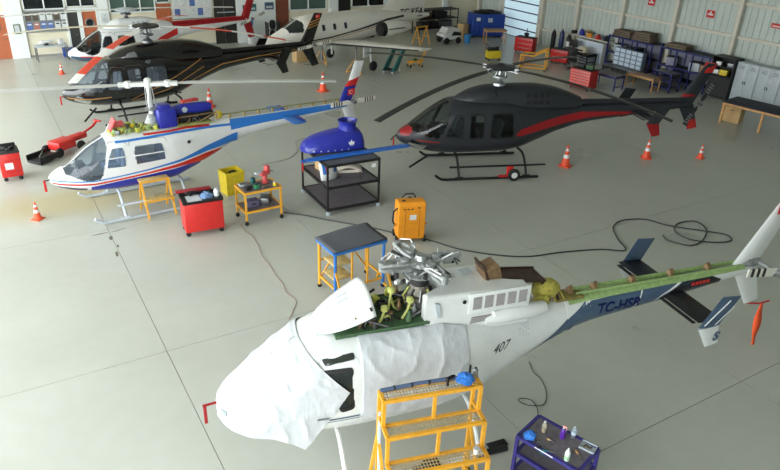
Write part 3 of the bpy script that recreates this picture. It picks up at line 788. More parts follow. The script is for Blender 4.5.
# ------------------------------------------------------------------ white-blue helicopter, engine uncovered
h = thing('helicopter', 'white helicopter with blue belly and red stripe, engine deck uncovered, two long grey blades', 'helicopter', (.894, 18.3, 0), .0566)
H2 = h
fus = body(h, F206, W206, S206, WHITE, GLSC, GLSC, WHITE, 260, 140, interior=([1.6, 2.7], SEATB))
door_lines(fus, F206, D206)
boom = B206.grid(80, 28)[0].build('tail_boom', WHITE, h, smooth=60)
strips(fus, F206, [(.75, .6, .72), (.9, .6, .92), (1.6, .6, .99), (3.0, .64, 1.06), (3.5, .8, 1.09), (3.9, .98, 1.12)], BLUEP, off=.004)
strips(fus, F206, [(.05, 1.03, 1.07), (1.0, .97, 1.02), (2.4, 1.06, 1.11), (3.3, 1.1, 1.2), (4.1, 1.06, 1.3), (4.6, 1.22, 1.32)], REDP, off=.006)
strips(fus, F206, [(.03, 1.12, 1.15), (1.0, 1.07, 1.1), (2.4, 1.16, 1.2), (3.3, 1.24, 1.31), (4.1, 1.34, 1.5), (5.1, 1.42, 1.7)], LBLUEP, off=.007)
strips(fus, F206, [(.12, .85, .98), (.4, .78, .95), (.8, .7, .88)], mat('grey_nose_panel', (80, 82, 92), .4), off=.004)
strips(fus, F206, [(1.65, 1.98, 2.03), (3.2, 2.0, 2.05), (4.4, 1.94, 2.0), (5.0, 1.9, 1.96)], LBLUEP)
strips(fus, F206, [(2.4, 2.06, 2.1), (3.6, 2.05, 2.09), (4.3, 1.99, 2.04)], REDP)
strips(boom, B206, [(4.92, 1.78, 2.05), (6.0, 1.84, 2.05), (8.9, 1.92, 2.06)], LBLUEP)
airfoil_fin(MB(), [(8.6, 0, 2.0), (9.08, 0, 2.0), (9.28, 0, 2.55), (8.86, 0, 2.55)], .11).build('upper_fin', BLUEP, h); uf = h.children[-1]
airfoil_fin(MB(), [(8.86, 0, 2.55), (9.28, 0, 2.55), (9.4, 0, 2.82), (9.0, 0, 2.72)], .085).build('fin_red_band', REDP, h)
airfoil_fin(MB(), [(9.0, 0, 2.72), (9.4, 0, 2.82), (9.56, 0, 3.3), (9.22, 0, 3.32)], .075).build('fin_white_tip', WHITE, h)
flag(uf, None, 8.95, 2.25, .26, .2, -.05)
airfoil_fin(MB(), [(8.7, 0, 2.0), (9.15, 0, 2.0), (9.4, 0, 1.15), (9.06, 0, 1.1)], .1).build('lower_fin', WHITE, h)
m = MB()
for sg in (-1, 1): airfoil_fin(m, [(6.55, sg * .05, 1.92), (7.02, sg * .05, 1.92), (7.02, sg * .98, 1.92), (6.55, sg * .98, 1.92)], .06, 'z')
m.build('stabilizer', LBLUEP, h)
for s in (-1, 1):
    MB().box(6.95, s * .6, 1.955, .12, .6, .01, rz=0).build('stabilizer_stripe', BLUEP, h, smooth=0)
# drive shaft left bare on the boom
ds = MB().tube([(4.7, 0, 2.2), (8.75, 0, 2.16)], .022, 8).build('drive_shaft', mat('olive_shaft', (120, 124, 80), .5), h)
for k in range(9):
    x = 5.0 + k * .45
    MB().box(x, 0, 2.13, .05, .09, .1, bev=.01).build('shaft_bearing', mat('brass_fitting', (150, 128, 70), .45, metal=.4), ds)
tail_rotor(h, (9.05, -.24, 2.1), .82, radians(2), [STAIN, STR])
skids(h, 1.05, 3.95, 1.55, 3.25, 1.0, .68, GREYW, step=(.2, .75))
# uncovered engine deck of the white-blue helicopter
h = H2
MB().box(3.0, 0, 2.12, 2.7, .56, .06, bev=.01).build('engine_deck', mat('yellow_green_deck', (150, 152, 84), .6, var=.25, scale=10), h)
YG = mat('yellow_green_primer', (172, 176, 70), .6, var=.25, scale=20)
rnd = random.Random(3)
for k in range(40):
    x = 1.6 + rnd.random() * 1.2; y = -.36 + rnd.random() * .64
    m = MB()
    if k % 3 == 0: m.tube([(x, y, 2.13), (x + rnd.uniform(-.1, .1), y + rnd.uniform(-.1, .1), 2.26), (x + rnd.uniform(-.2, .2), y + rnd.uniform(-.2, .2), 2.2 + rnd.random() * .14)], .016, 6)
    elif k % 3 == 1: m.box(x, y, 2.2, .12, .1, .12, rz=rnd.random() * 3, bev=.02)
    else: m.lathe([(.03, 0), (.06, .02), (.06, .09), (.03, .12)], (x, y, 2.14), 10)
    m.build('deck_fitting', [YG, GREENP, STEEL, YELB][k % 4], h)
MB().box(1.72, -.05, 2.36, .05, .3, .34, bev=.01, rot=Matrix.Rotation(.5, 3, 'Y')).box(1.9, .1, 2.3, .3, .2, .14, bev=.03).build('red_cover', mat('pink_red_cloth', (226, 100, 100), .8), h)
MB().tube([(1.45, -.28, 2.15), (1.62, -.2, 2.42)], .016, 6).build('support_rod', WHITE, h)
# transmission with white mast
MB().lathe([(.2, 2.13), (.22, 2.25), (.16, 2.36), (.13, 2.44), (.07, 2.5), (.06, 3.24)], (2.8, 0, 0), 14, mis=[0, 0, 0, 0, 1, 1]).build('mast', [CAST, WHITE], h)
MB().lathe([(.16, 2.6), (.17, 2.64), (.08, 2.68)], (2.8, 0, 0), 14).build('swashplate', ALU, h)
a2 = radians(-15) - .0566
d = Vector((cos(a2), sin(a2), 0))
g = MB().bar(Vector((2.8, 0, 3.3)) - d * .75, Vector((2.8, 0, 3.3)) + d * .75, .16, .1)
for s in (-1, 1): g.lathe([(.09, -.08), (.1, 0), (.09, .08)], tuple(Vector((2.8, 0, 3.3)) + d * (s * .5)), 12)
g.lathe([(.1, -.1), (.1, .12), (.05, .16)], (2.8, 0, 3.3), 12)
g.build('rotor_hub', [mat('white_grip', (212, 214, 212), .4)], h)
GB = mat('pale_grey_blade', (200, 203, 200), .4)
for s in (0, pi): rotor_blade(h, (2.8, 0, 3.3), a2 + s, 5.08, .65, .33, .1, [GB], None)
for k in range(3): MB().tube([(2.8 + .14 * cos(k * 2.1), .14 * sin(k * 2.1), 2.64), (2.8 + .1 * cos(k * 2.1 + .4), .1 * sin(k * 2.1 + .4), 3.22)], .013, 6).build('pitch_link', ALU, h)
# blue firewall box, blue exhaust cowl on engine frame
MB().box(3.12, -.05, 2.4, .5, .66, .52, bev=.05).box(3.1, -.05, 2.68, .3, .4, .1, bev=.03).build('air_inlet_box', BLUEP, h)
MB().lathe([(.05, 3.35), (.13, 3.4), (.15, 3.6), (.15, 4.3), (.1, 4.45)], (0, 0, 2.5), 16, axis='X').build('exhaust_cowl', BLUEP, h)
MB().lathe([(.06, -.02), (.08, 0), (.06, .03)], (3.66, -.15, 2.52), 12, axis='Y').build('inspection_cap', GREYW, h)
MB().lathe([(.1, 3.4), (.2, 3.5), (.2, 3.9), (.14, 4.0), (.16, 4.3), (.1, 4.5)], (0, .02, 2.28), 14, axis='X').build('turbine_engine', DSTEEL, h)
for (p, q) in [((3.4, -.28, 2.36), (4.5, -.28, 2.38)), ((3.4, -.28, 2.14), (3.4, -.28, 2.36)), ((4.5, -.28, 2.14), (4.5, -.28, 2.38)), ((3.9, -.28, 2.14), (4.4, -.28, 2.34)), ((3.4, .28, 2.36), (4.5, .28, 2.38)), ((4.5, .28, 2.14), (4.5, .28, 2.38))]:
    MB().tube([p, q], .018, 6).build('engine_frame', BRONZE, h)
for k in range(12):
    x = 3.45 + rnd.random() * 1.0; y = -.26 + rnd.random() * .2
    MB().tube([(x, y, 2.16), (x + rnd.uniform(-.15, .15), y, 2.24), (x + rnd.uniform(-.2, .2), y + .05, 2.3)], .015, 6).build('fuel_line', [STEEL, BRONZE, ALU, YELB][k % 4], h)
MB().lathe([(.02, 0), (.09, .03), (.12, .1), (.1, .18), (.04, .22)], (4.66, 0, 2.1), 14).build('oil_tank', YELB, h)
MB().box(3.9, .12, 2.69, .5, .16, .06, bev=.02, rz=.2).build('red_blanket', mat('red_cloth', (190, 60, 54), .8, var=.2), h)
for s in (-1, 1):
    MB().box(1.62, s * .66, 1.64, .5, .02, .03, bev=.004).build('window_bar', WHITE, h)
    MB().box(2.47, s * .665, 1.62, .86, .02, .03, bev=.004).build('window_bar', WHITE, h)
MB().box(-.13, -.12, 1.0, .06, .02, .32, bev=.005).build('cover_ribbon', REDP, h)
MB().tube([(.05, -.05, 1.12), (-.14, -.12, 1.14)], .02, 8).build('pitot_tube', STEEL, h)
MB().lathe([(.03, -.01), (.05, 0), (.03, .012)], (3.55, -.6, 1.75), 12, axis='Y').build('fuel_cap', BLACKM, h)

# ------------------------------------------------------------------ white helicopter in the foreground, masked for painting
h = thing('helicopter', 'white helicopter wrapped in masking sheets, blades removed and cowling propped open, registration TC-HSR', 'helicopter', (1.969, 7.882, 0), -.198, scale=.98)
HN = h
F7 = Loft([(0, 1.26, 1.1, .03, 2), (.05, 1.36, 1.02, .17, 2), (.16, 1.47, .93, .31, 2.1), (.4, 1.62, .83, .49, 2.3), (.7, 1.82, .75, .62, 2.5), (1.0, 2.02, .7, .7, 2.6), (1.4, 2.24, .67, .77, 2.8), (1.7, 2.33, .66, .8, 3), (2.1, 2.36, .65, .82, 3), (3.3, 2.34, .67, .81, 3), (4.0, 2.26, .76, .72, 2.8), (4.6, 2.18, .93, .57, 2.5), (5.2, 2.12, 1.15, .42, 2.3), (5.95, 2.08, 1.41, .28, 2)])
DW = rounded([(1.5, 1.99), (1.93, 2.0), (1.94, 1.3), (1.74, 1.26)], .06)
RW = rounded([(1.5, 2.13), (1.97, 2.19), (1.97, 2.11), (1.54, 2.05)], .03)
fus = body(h, F7, [DW], [(.6, 1.75), (1.1, 1.5), (1.24, 2.0), (1.24, 2.5), (.6, 2.5)], WHITE, GLSD, GLSD, BLACKM, 320, 160, interior=([1.75, 3.0], SEATG))
door_lines(fus, F7, [[(1.28, .98), (2.02, .96), (2.04, 2.14), (1.46, 2.14)], [(2.08, .95), (3.0, .95), (3.0, 2.12), (2.08, 2.12)]], GREYW)
for (a, b_) in [(1.06, 1.075), (1.1, 1.13)]: strips(fus, F7, [(1.25, a, b_), (2.4, a + .03, b_ + .03), (4.0, a + .02, b_ + .03)], NAVYP)
for s in (-1, 1):
    rw = F7.patch(MB(), RW, s, .006, 4).build('roof_window', mat('smoked_acrylic', (40, 46, 42), .12, coat=.5), h)
    F7.ring(MB(), RW, s, .012, .008).build('window_frame', BLACKM, rw)
MB().tube([(1.38, -.81, 1.2), (1.55, -.83, 1.2)], .012, 6).build('door_handle', STEEL, fus)
boom = B407.grid(120, 72)[0].build('tail_boom', WHITE, h, smooth=60)
strips(fus, F7, [(4.2, .7, .8), (4.5, .7, .9), (4.95, .8, 1.13), (5.4, 1.0, 1.42), (5.85, 1.2, 1.76), (6.05, 1.3, 1.92)], NAVYP)
strips(fus, F7, [(4.25, .78, .81), (4.95, .97, 1.0), (5.4, 1.2, 1.24), (5.95, 1.48, 1.54)], mat('grey_blue_line', (128, 142, 156), .4), off=.008)
strips(boom, B407, [(5.92, 1.3, 1.8), (6.15, 1.3, 1.94), (6.42, 1.3, 2.1), (8.95, 1.7, 2.14)], NAVYP, off=.007)
BND = mat('black_boom_paint', (24, 26, 32), .3)
strips(boom, B407, [(7.75, 1.5, 1.66), (8.1, 1.5, 1.92), (8.35, 1.5, 2.02), (8.7, 1.5, 2.1), (9.05, 1.6, 2.08), (9.3, 1.7, 1.98)], BND, off=.01)
for (xa, dx) in [(7.3, .2), (7.62, .75)]:
    strips(boom, B407, [(xa, 1.6, 1.66), (xa + dx * .5, 1.82, 1.87), (xa + dx, 2.02, 2.08)] if dx < .5 else [(xa, 1.62, 1.66), (xa + .3, 1.86, 1.9), (xa + dx, 2.05, 2.09)], WHITE, 'white_line', off=.013)
text_mesh('TC-HSR', .27, LETTER, boom, None, 'registration_lettering', shear=.15, bold=.006, fn=lambda c: B407.side(6.98 + c.x, 1.84 + c.y, -1, .014))
for k in range(5): MB().box(8.62 + k * .09, -.185 + k * .005, 1.99, .06, .01, .06).build('red_mark', REDP, boom, smooth=0)
text_mesh('407', .22, BLKLET, fus, None, 'script_lettering', shear=.5, fn=lambda c: F7.side(4.45 + c.x, 1.72 + c.y, -1, .006))
m = MB()
for r in range(5):
    for c in range(4):
        if (r * 3 + c * 5) % 4: F7.patch(m, [(4.86 + c * .06, 1.94 - r * .045), (4.9 + c * .06, 1.94 - r * .045), (4.9 + c * .06, 1.953 - r * .045), (4.86 + c * .06, 1.953 - r * .045)], -1, .004, 1)
m.build('stencilled_notice', GREYW, fus, smooth=0)
# bare green top of the boom with shaft hangers
m = MB()
B407.strip(m, [(5.95, 2.02, 2.2), (9.9, 2.08, 2.2)], -1, .016); B407.strip(m, [(5.95, 2.02, 2.2), (9.9, 2.08, 2.2)], 1, .016)
gt = m.build('open_shaft_tray', GREENP, boom)
MB().box(8.0, .07, 2.15, 3.7, .02, .07).box(8.0, -.07, 2.14, 3.7, .012, .05).build('tray_lip', GREENP, boom, smooth=0)
BRS = mat('brown_hanger', (120, 96, 66), .5, var=.3, scale=20)
for x in (6.05, 6.55, 7.35, 8.2, 9.05):
    MB().box(x, 0, 2.17, .09, .13, .07, bev=.015).lathe([(.05, -.04), (.05, .04)], (x, 0, 2.21), 10, axis='X').box(x + .05, .04, 2.2, .05, .03, .1).build('shaft_hanger', BRS, h)
MB().box(6.0, 0, 2.1, .55, .3, .06, bev=.02).build('aft_deck', mat('olive_deck', (122, 112, 60), .6, var=.2), h)
# tail
uf, lf, st = tail407(h, WHITE, WHITE, BND, NAVYP, WHITE)
flag(uf, None, 10.33, 3.14, .3, .2, -.062)
y = -1.145
MB().bar((8.07, y, 1.8), (8.5, y, 2.24), .006, .018, up=(0, 1, 0)).bar((8.3, y, 1.78), (8.62, y, 2.1), .006, .01, up=(0, 1, 0)).build('white_line', WHITE, st, smooth=0)
text_mesh('S', .24, NAVYP, st, Matrix.Translation((8.42, -1.125, 1.5)) @ Matrix.Rotation(pi / 2, 4, 'X'), 'letter_mark', shear=.2, bold=.012)
tb = MB().lathe([(.07, 9.85), (.1, 9.95), (.11, 10.15), (.07, 10.3)], (0, 0, 2.14), 12, axis='X').lathe([(.05, -.35), (.06, 0), (.08, .05)], (10.25, 0, 2.14), 12, axis='Y').build('tail_gearbox', CAST, h)
m = MB(); q0 = Vector((10.35, -.4, 2.1))
N = 10; V = []
for i in range(N + 1):
    P = q0 + Vector((-.72 * i / N, 0, .08 * i / N)); c = .085
    V += [P + Vector((0, .015, c)), P + Vector((0, .015, -c)), P + Vector((0, -.015, -c)), P + Vector((0, -.015, c))]
for i in range(N):
    for j in range(4): m.f.append((i * 4 + j, i * 4 + (j + 1) % 4, i * 4 + 4 + (j + 1) % 4, i * 4 + 4 + j)); m.m.append(1 if i in (4, 6, 8) else 0)
m.v = [tuple(v) for v in V]; m.f += [(0, 1, 2, 3), (4 * N, 4 * N + 1, 4 * N + 2, 4 * N + 3)]; m.m += [0, 0]
m.build('tail_rotor_blade', [STAIN, STR], h)
m = MB()
for k in range(4):
    a = k * 1.57 + .4
    m.tube([tuple(q0), tuple(q0 + Vector((.12 * cos(a), -.05, .12 * sin(a)))), tuple(q0 + Vector((.3 + .1 * cos(a), -.05, .1 * sin(a) - .03)))], .02, 6)
m.lathe([(.05, -.1), (.06, .02), (.03, .1)], tuple(q0), 10, axis='Y').build('tail_rotor_hub', CAST, h)
MB().tube([(10.35, 0, 1.16), (10.7, -.02, 1.1), (10.95, -.02, 1.12)], .018, 6).build('tail_guard', REDP, h)
# engine cowling box
plan = [(3.15, -.46), (4.97, -.46), (4.97, -.2), (4.5, -.16), (4.5, .46), (3.15, .46), (3.15, .3), (3.5, .22), (3.5, -.22), (3.15, -.3)]
bm = bmesh.new()
vb = [bm.verts.new((x, y, 2.06)) for x, y in plan]; vt = [bm.verts.new((x + (.02 if x < 3.3 else 0), y * .93, 2.78 - max(0, x - 3.3) * .045)) for x, y in plan]
n = len(plan); bm.faces.new(vt); bm.faces.new(vb[::-1])
for i in range(n): bm.faces.new((vb[i], vb[(i + 1) % n], vt[(i + 1) % n], vt[i]))
bmesh.ops.bevel(bm, geom=[e_ for e_ in bm.edges if all(v in vt for v in e_.verts)], offset=.05, segments=3, affect='EDGES', profile=.5)
me = bpy.data.meshes.new('engine_cowling'); bm.to_mesh(me); bm.free(); me.materials.append(WHITE)
cw = bpy.data.objects.new('engine_cowling', me); COL.objects.link(cw); cw.parent = h
GRL = mat('grey_mesh_grille', (150, 146, 146), .6, var=.35, scale=90)
MB().box(4.42, -.452, 2.56, 1.08, .03, .36, bev=.01).build('grille_panel', WHITE, cw)
for k in range(5): MB().box(4.02 + k * .2, -.47, 2.57, .145, .012, .22).build('vent_grille', GRL, cw, smooth=0)
MB().prism([(3.92, -.475, 2.2), (4.26, -.475, 2.22), (4.3, -.475, 2.31), (3.95, -.475, 2.31)], (0, .02, 0)).build('vent_grille', GRL, cw, smooth=0)
MB().prism([(3.36, -.472, 2.42), (3.42, -.472, 2.41), (3.38, -.472, 2.66), (3.3, -.472, 2.68)], (0, .03, 0)).build('air_slot', GREYW, cw, smooth=0)
MB().lathe([(.03, -.01), (.035, 0), (.03, .01)], (3.8, -.462, 2.62), 10, axis='Y').build('latch', BLACKM, cw)
MB().tube([(4.2, -.42, 2.2), (4.5, -.45, 2.25), (5.1, -.4, 2.22), (5.32, -.36, 2.2), (5.38, -.34, 2.2)], [.08, .13, .13, .11, .05], 14).build('cowl_fairing', WHITE, cw)
MB().lathe([(.01, 4.3), (.06, 4.33), (.07, 4.44), (.075, 4.5)], (0, -.47, 2.3), 12, axis='X').build('scoop', WHITE, cw)
for (x, y) in [(3.7, .15), (4.1, .2)]: MB().box(x, y, 2.77, .2, .14, .012, rz=.2).build('top_vent', GREYW, cw, smooth=0)
MB().box(3.62, -.05, 2.82, .14, .1, .12, bev=.02, rz=.6).build('white_cup', WHITE, cw)
# exhaust stack, engine bay, engine
MB().box(4.45, .05, 2.8, .3, .34, .26, bev=.03, rot=Matrix.Rotation(-.35, 3, 'Y')).build('exhaust_stack', BRONZE, h)
MB().box(4.32, .05, 2.84, .04, .38, .3, bev=.01, rot=Matrix.Rotation(-.35, 3, 'Y')).build('stack_flange', BROWN, h)
MB().box(5.0, .12, 2.58, .95, .44, .04, rot=Matrix.Rotation(.13, 3, 'Y')).box(5.0, .34, 2.5, .95, .03, .24, rot=Matrix.Rotation(.13, 3, 'Y')).box(5.42, .12, 2.45, .04, .44, .2).build('firewall_trough', BROWN, h)
m = MB()
for k in range(6): m.lathe([(.008, 0), (.008, .02)], (5.45, -.08 + k * .07, 2.56), 6)
m.build('rivet_row', ALU, h)
ENG = mat('yellow_green_engine', (170, 160, 72), .5, var=.35, scale=18)
MB().lathe([(.06, 5.3), (.15, 5.36), (.19, 5.5), (.17, 5.66), (.08, 5.78)], (0, -.02, 2.32), 18, axis='X').build('engine', ENG, h)
MB().lathe([(.03, 5.2), (.1, 5.25), (.1, 5.45)], (0, -.22, 2.22), 12, axis='X').build('gearbox', ENG, h)
for k in range(8): MB().tube([(5.45 + .06 * k, -.15, 2.12), (5.5 + .05 * k, -.2 + .03 * k, 2.22), (5.62 + .04 * k, -.1 + .04 * k, 2.14)], .014, 6).build('fuel_line', [BRONZE, ENG, DSTEEL][k % 3], h)
# roof deck with hydraulics
MB().box(2.5, 0, 2.345, 1.5, .9, .06, bev=.01).build('roof_deck', DGREEN, h)
for s in (-1, 1): MB().box(2.5, s * .46, 2.375, 1.4, .015, .04).build('deck_rail', DGREEN, h, smooth=0)
rnd = random.Random(11)
for k in range(46):
    x = 2.05 + rnd.random() * 1.25; y = -.42 + rnd.random() * .84; m = MB(); q = k % 4
    if q == 0: m.tube([(x, y, 2.38), (x + rnd.uniform(-.15, .15), y + rnd.uniform(-.12, .12), 2.48 + rnd.random() * .1), (x + rnd.uniform(-.3, .3), y + rnd.uniform(-.25, .25), 2.42 + rnd.random() * .18)], .018, 6)
    elif q == 1: m.box(x, y, 2.44, rnd.uniform(.06, .16), rnd.uniform(.06, .12), rnd.uniform(.08, .18), rz=rnd.random() * 3, bev=.015)
    elif q == 2: m.lathe([(.03, 0), (.05, .02), (.05, .1), (.025, .14), (.02, .2)], (x, y, 2.38), 10)
    else: m.tube([(x, y, 2.4), (x + .25, y + .06, 2.42 + rnd.random() * .08)], .022, 6)
    m.build('hydraulic_fitting', [DSTEEL, STEEL, DGREEN, YG, DSTEEL, BLACKM, BRONZE][k % 7], h)
YST = mat('pale_green_bracket', (178, 182, 104), .55, var=.15)
for (x, y, zt) in [(2.72, -.1, 2.78), (2.55, -.3, 2.6), (3.0, -.2, 2.62)]:
    MB().tube([(x - .16, y - .1, 2.4), (x - .05, y - .04, 2.5), (x, y, zt)], .022, 8).tube([(x + .15, y + .05, 2.4), (x + .05, y, 2.5), (x, y, zt - .12)], .02, 8).lathe([(.03, -.02), (.06, 0), (.06, .06), (.03, .08)], (x, y, zt), 10).build('bellcrank_stand', YST, h)
# transmission, mast and bare rotor head
TR = MB().lathe([(.2, 2.38), (.22, 2.5), (.17, 2.58), (.2, 2.66), (.16, 2.74), (.14, 2.8)], (3.22, 0, 0), 16).build('transmission', mat('mixed_grey_casting', (112, 108, 98), .5, metal=.4, var=.4, scale=22), h)
for k in range(9):
    a = k * .7
    MB().tube([(3.22 + .2 * cos(a), .2 * sin(a), 2.42), (3.22 + .25 * cos(a + .2), .25 * sin(a + .2), 2.6), (3.22 + .17 * cos(a + .3), .17 * sin(a + .3), 2.76)], .018, 6).build('oil_pipe', [STEEL, YST, DSTEEL][k % 3], TR)
MB().lathe([(.13, 2.78), (.15, 2.82), (.12, 2.9), (.06, 2.94)], (3.22, 0, 0), 18).build('mast_boot', RUBBER, h)
MB().lathe([(.05, 2.9), (.05, 3.22)], (3.22, 0, 0), 12).build('mast', CAST, h)
sw = MB().lathe([(.12, 2.94), (.24, 2.97), (.25, 3.01), (.2, 3.03), (.1, 3.06)], (3.22, 0, 0), 20).build('swashplate', CAST, h)
hb = MB().lathe([(.1, 3.12), (.18, 3.14), (.18, 3.2), (.1, 3.23), (.08, 3.3)], (3.22, 0, 0), 16).build('rotor_hub', ALU, h)
for k, a in enumerate([radians(180), radians(106), radians(2), radians(-78)]):
    d = Vector((cos(a), sin(a), 0)); t = Vector((-sin(a), cos(a), 0)); c = Vector((3.22, 0, 3.18)); z = Vector((0, 0, 1))
    g = MB()
    for s in (-1, 1):
        g.tube([c + d * .1 + t * (s * .05), c + d * .3 + t * (s * .1) + z * .03, c + d * .5 + t * (s * .08) + z * .04, c + d * .66 + t * (s * .03) + z * .02], [.035, .032, .028, .03], 8)
        g.bar(c + d * .35 + t * (s * .09) - z * .02, c + d * .62 + t * (s * .05) - z * .06, .02, .06)
    g.lathe([(.055, -.07), (.055, .07)], tuple(c + d * .62), 12).lathe([(.07, -.05), (.07, .09)], tuple(c + d * .26), 12)
    g.build('blade_grip', CAST, h)
    MB().tube([c + d * .22 + t * .15 - z * .02, c + d * .52 + t * .16 - z * .03], .04, 10).build('lag_damper', [ALU, DSTEEL][k % 2], h)
    MB().tube([c + d * .25 + t * .2 - z * .19, c + d * .38 + t * .2 - z * .03], .017, 6).build('pitch_link', ALU, sw)
    MB().tube([c + d * .3 - t * .12 + z * .06, c + d * .46 - t * .14 + z * .14, c + d * .62 - t * .06 + z * .1], .012, 6).build('hose', WHITE, h)
rnd = random.Random(23)
for k in range(22):
    a = rnd.random() * 6.28; r_ = .12 + rnd.random() * .5; x, y = 3.22 + r_ * cos(a), r_ * sin(a); z_ = 3.05 + rnd.random() * .22; m = MB()
    if k % 3 == 0: m.tube([(x, y, z_), (x + rnd.uniform(-.12, .12), y + rnd.uniform(-.12, .12), z_ + .07), (x + rnd.uniform(-.2, .2), y + rnd.uniform(-.2, .2), z_ - .05)], .013, 6)
    elif k % 3 == 1: m.lathe([(.02, -.05), (.035, -.04), (.035, .04), (.02, .05)], (x, y, z_), 8)
    else: m.box(x, y, z_, .1, .05, .05, rz=a, bev=.01)
    m.build('head_fitting', [DSTEEL, ALU, BLACKM, CAST, WHITE][k % 5], hb)
# cowling half propped open
m = MB(); NS, NV = 16, 12; V = []
for i in range(NS + 1):
    s = i / NS; hw = .45 * sqrt(max(0, 1 - (1 - s) ** 2.4)) + .03
    for k in range(NV + 1):
        v = -1 + 2 * k / NV
        V.append((1.46 + .9 * s, hw * v, 2.3 + .42 * s + .15 * (1 - v * v) * (.3 + .7 * s) + v * .07 * s))
m.add(V, [(i * (NV + 1) + k, i * (NV + 1) + k + 1, (i + 1) * (NV + 1) + k + 1, (i + 1) * (NV + 1) + k) for i in range(NS) for k in range(NV)])
hood = m.build('forward_cowling', WHITE, h, smooth=60)
so = hood.modifiers.new('thickness', 'SOLIDIFY'); so.thickness = .02
MB().tube([(2.22, -.36, 2.38), (2.25, -.4, 2.64)], .01, 6).build('prop_rod', ALU, h)
MB().tube([(1.5, -.25, 2.28), (1.62, .05, 2.62)], .008, 6).build('prop_rod', WHITE, h)
for (x, y, zz) in [(1.98, -.02, 2.71), (2.0, .12, 2.715)]: MB().box(x, y, zz, .16, .02, .012, rot=Matrix.Rotation(-.43, 3, 'Y')).build('hood_vent', GREYW, hood, smooth=0)
MB().box(2.31, -.38, 2.71, .035, .07, .02, rot=Matrix.Rotation(-.43, 3, 'Y')).build('latch', BLACKM, hood, smooth=0)
# skids, handling wheel
skids(h, 1.1, 4.35, 1.75, 4.0, 1.12, .7, WHITE, tip=False)
for s in (-1, 1): MB().tube([(3.95, s * 1.12, .05), (4.5, s * 1.12, .05)], .055, 8).build('skid_shoe', BLACKM, h)
skn = thing('handling_wheels', 'black ground handling wheel beneath the masked white helicopter, behind the yellow steps', 'wheel', (1.969, 7.882, 0), -.198)
MB().lathe([(.05, -.06), (.14, -.07), (.18, -.04), (.18, .04), (.14, .07), (.05, .06)], (3.0, -1.24, .18), 20, axis='Y').build('tyre', RUBBER, skn)
MB().lathe([(.02, -.075), (.09, -.06), (.09, .06), (.02, .075)], (3.0, -1.24, .18), 14, axis='Y').build('wheel_rim', GREYW, skn)
MB().box(2.86, -1.18, .16, .25, .06, .06).build('bracket', STEEL, skn)
# masking sheets: loose paper over nose and doors
from mathutils import noise as mnoise
def sheet(root, F, P, off, name, amp=.012, hang=True, nx=44, nz=44, seed=1, sides=(-1,), both=False):
    r = random.Random(seed); ph = [r.random() * 6 for _ in range(8)]
    m = MB(); idx = {}
    x0 = min(p[0] for p in P); x1 = max(p[0] for p in P); z0 = min(p[1] for p in P); z1 = max(p[1] for p in P)
    def surf(x, z, sg):
        zt, zb, w, n, zm = F.pr(max(x, .005), off)
        nv = mnoise.noise(Vector((x * 2.2 + ph[0], z * 2.2, sg * .7))); n2 = mnoise.noise(Vector((x * 6 + ph[1], z * 6 + ph[2], 3.)))
        wv = amp * (1.2 * (1 - abs(nv)) ** 5 + .35 * (1 - abs(n2)) ** 4)
        if hang and z < zm: q = Vector((x, sg * (w - (zm - z) * .06), z))
        else:
            h_ = max(1e-6, zt - zm) if z > zm else zm - zb
            q = Vector((x, sg * w * max(0, 1 - min(1, abs((z - zm) / h_)) ** n) ** (1 / n), min(z, zt)))
        return q + Vector((0, wv * q.y / max(.05, w), wv * .6))
    for sg in sides:
        # clip grid cells against outline by scan lines
        for i in range(nx):
            xa = x0 + (x1 - x0) * i / nx; xb = x0 + (x1 - x0) * (i + 1) / nx
            def span(x):
                zs = []
                for (p, q) in zip(P, P[1:] + P[:1]):
                    if (p[0] <= x < q[0]) or (q[0] <= x < p[0]): zs.append(p[1] + (q[1] - p[1]) * (x - p[0]) / (q[0] - p[0]))
                return (min(zs), max(zs)) if len(zs) >= 2 else None
            sa, sb = span(xa + 1e-6), span(xb - 1e-6)
            if not sa or not sb: continue
            b0 = len(m.v)
            for x, s_ in ((xa, sa), (xb, sb)):
                zt = F.pr(max(x, .005), off)[0]
                hi = min(s_[1], zt); lo = min(s_[0], hi - .004)
                for k in range(nz + 1):
                    u = k / nz; u = 1 - (1 - u) ** 2.6
                    m.v.append(tuple(surf(x, lo + (hi - lo) * u, sg)))
            for k in range(nz): m.f.append((b0 + k, b0 + k + 1, b0 + nz + 2 + k, b0 + nz + 1 + k)); m.m.append(0)
    return m.build(name, PAPER, root, smooth=80)
NP_ = [(.0, 1.02), (.04, 3), (1.28, 3), (1.3, 2.2), (1.55, 1.95), (1.86, 1.62), (1.55, 1.12), (1.2, .58), (1.02, .72), (.75, .84), (.4, .86), (.15, .92)]
sheet(h, F7, NP_, .018, 'nose_masking_sheet', sides=(-1, 1), amp=.028, nx=80)
sheet(h, F7, [(2.06, 2.33), (3.4, 2.3), (3.86, 2.2), (3.84, 1.3), (3.7, 1.06), (2.3, 1.02), (2.04, 1.1)], .016, 'side_masking_sheet', amp=.02, seed=5, hang=False)
MB().box(3.84, -.79, 1.55, .03, .02, .2, rz=.2).build('black_tape', BLACKM, h)
m = MB()
for r_ in range(5): m.box(.08 + .012 * r_, -.21 - .02 * r_, 1.22 + .0 * r_, .012, .07, .09, rz=-.9)
m.build('nose_grille', GREYW, h, smooth=0)
MB().tube([(.03, -.02, 1.24), (-.2, -.06, 1.25)], .02, 8).box(-.17, -.06, 1.07, .05, .025, .32, bev=.005).build('pitot_cover', DREDP, h)
# strips of masking tape hanging from the boom
MB().bar((5.1, -.43, 1.35), (5.3, -.4, 1.2), .02, .004).bar((5.55, -.38, 1.45), (5.75, -.36, 1.28), .02, .004).build('tape_strip', PAPER, h, smooth=0)
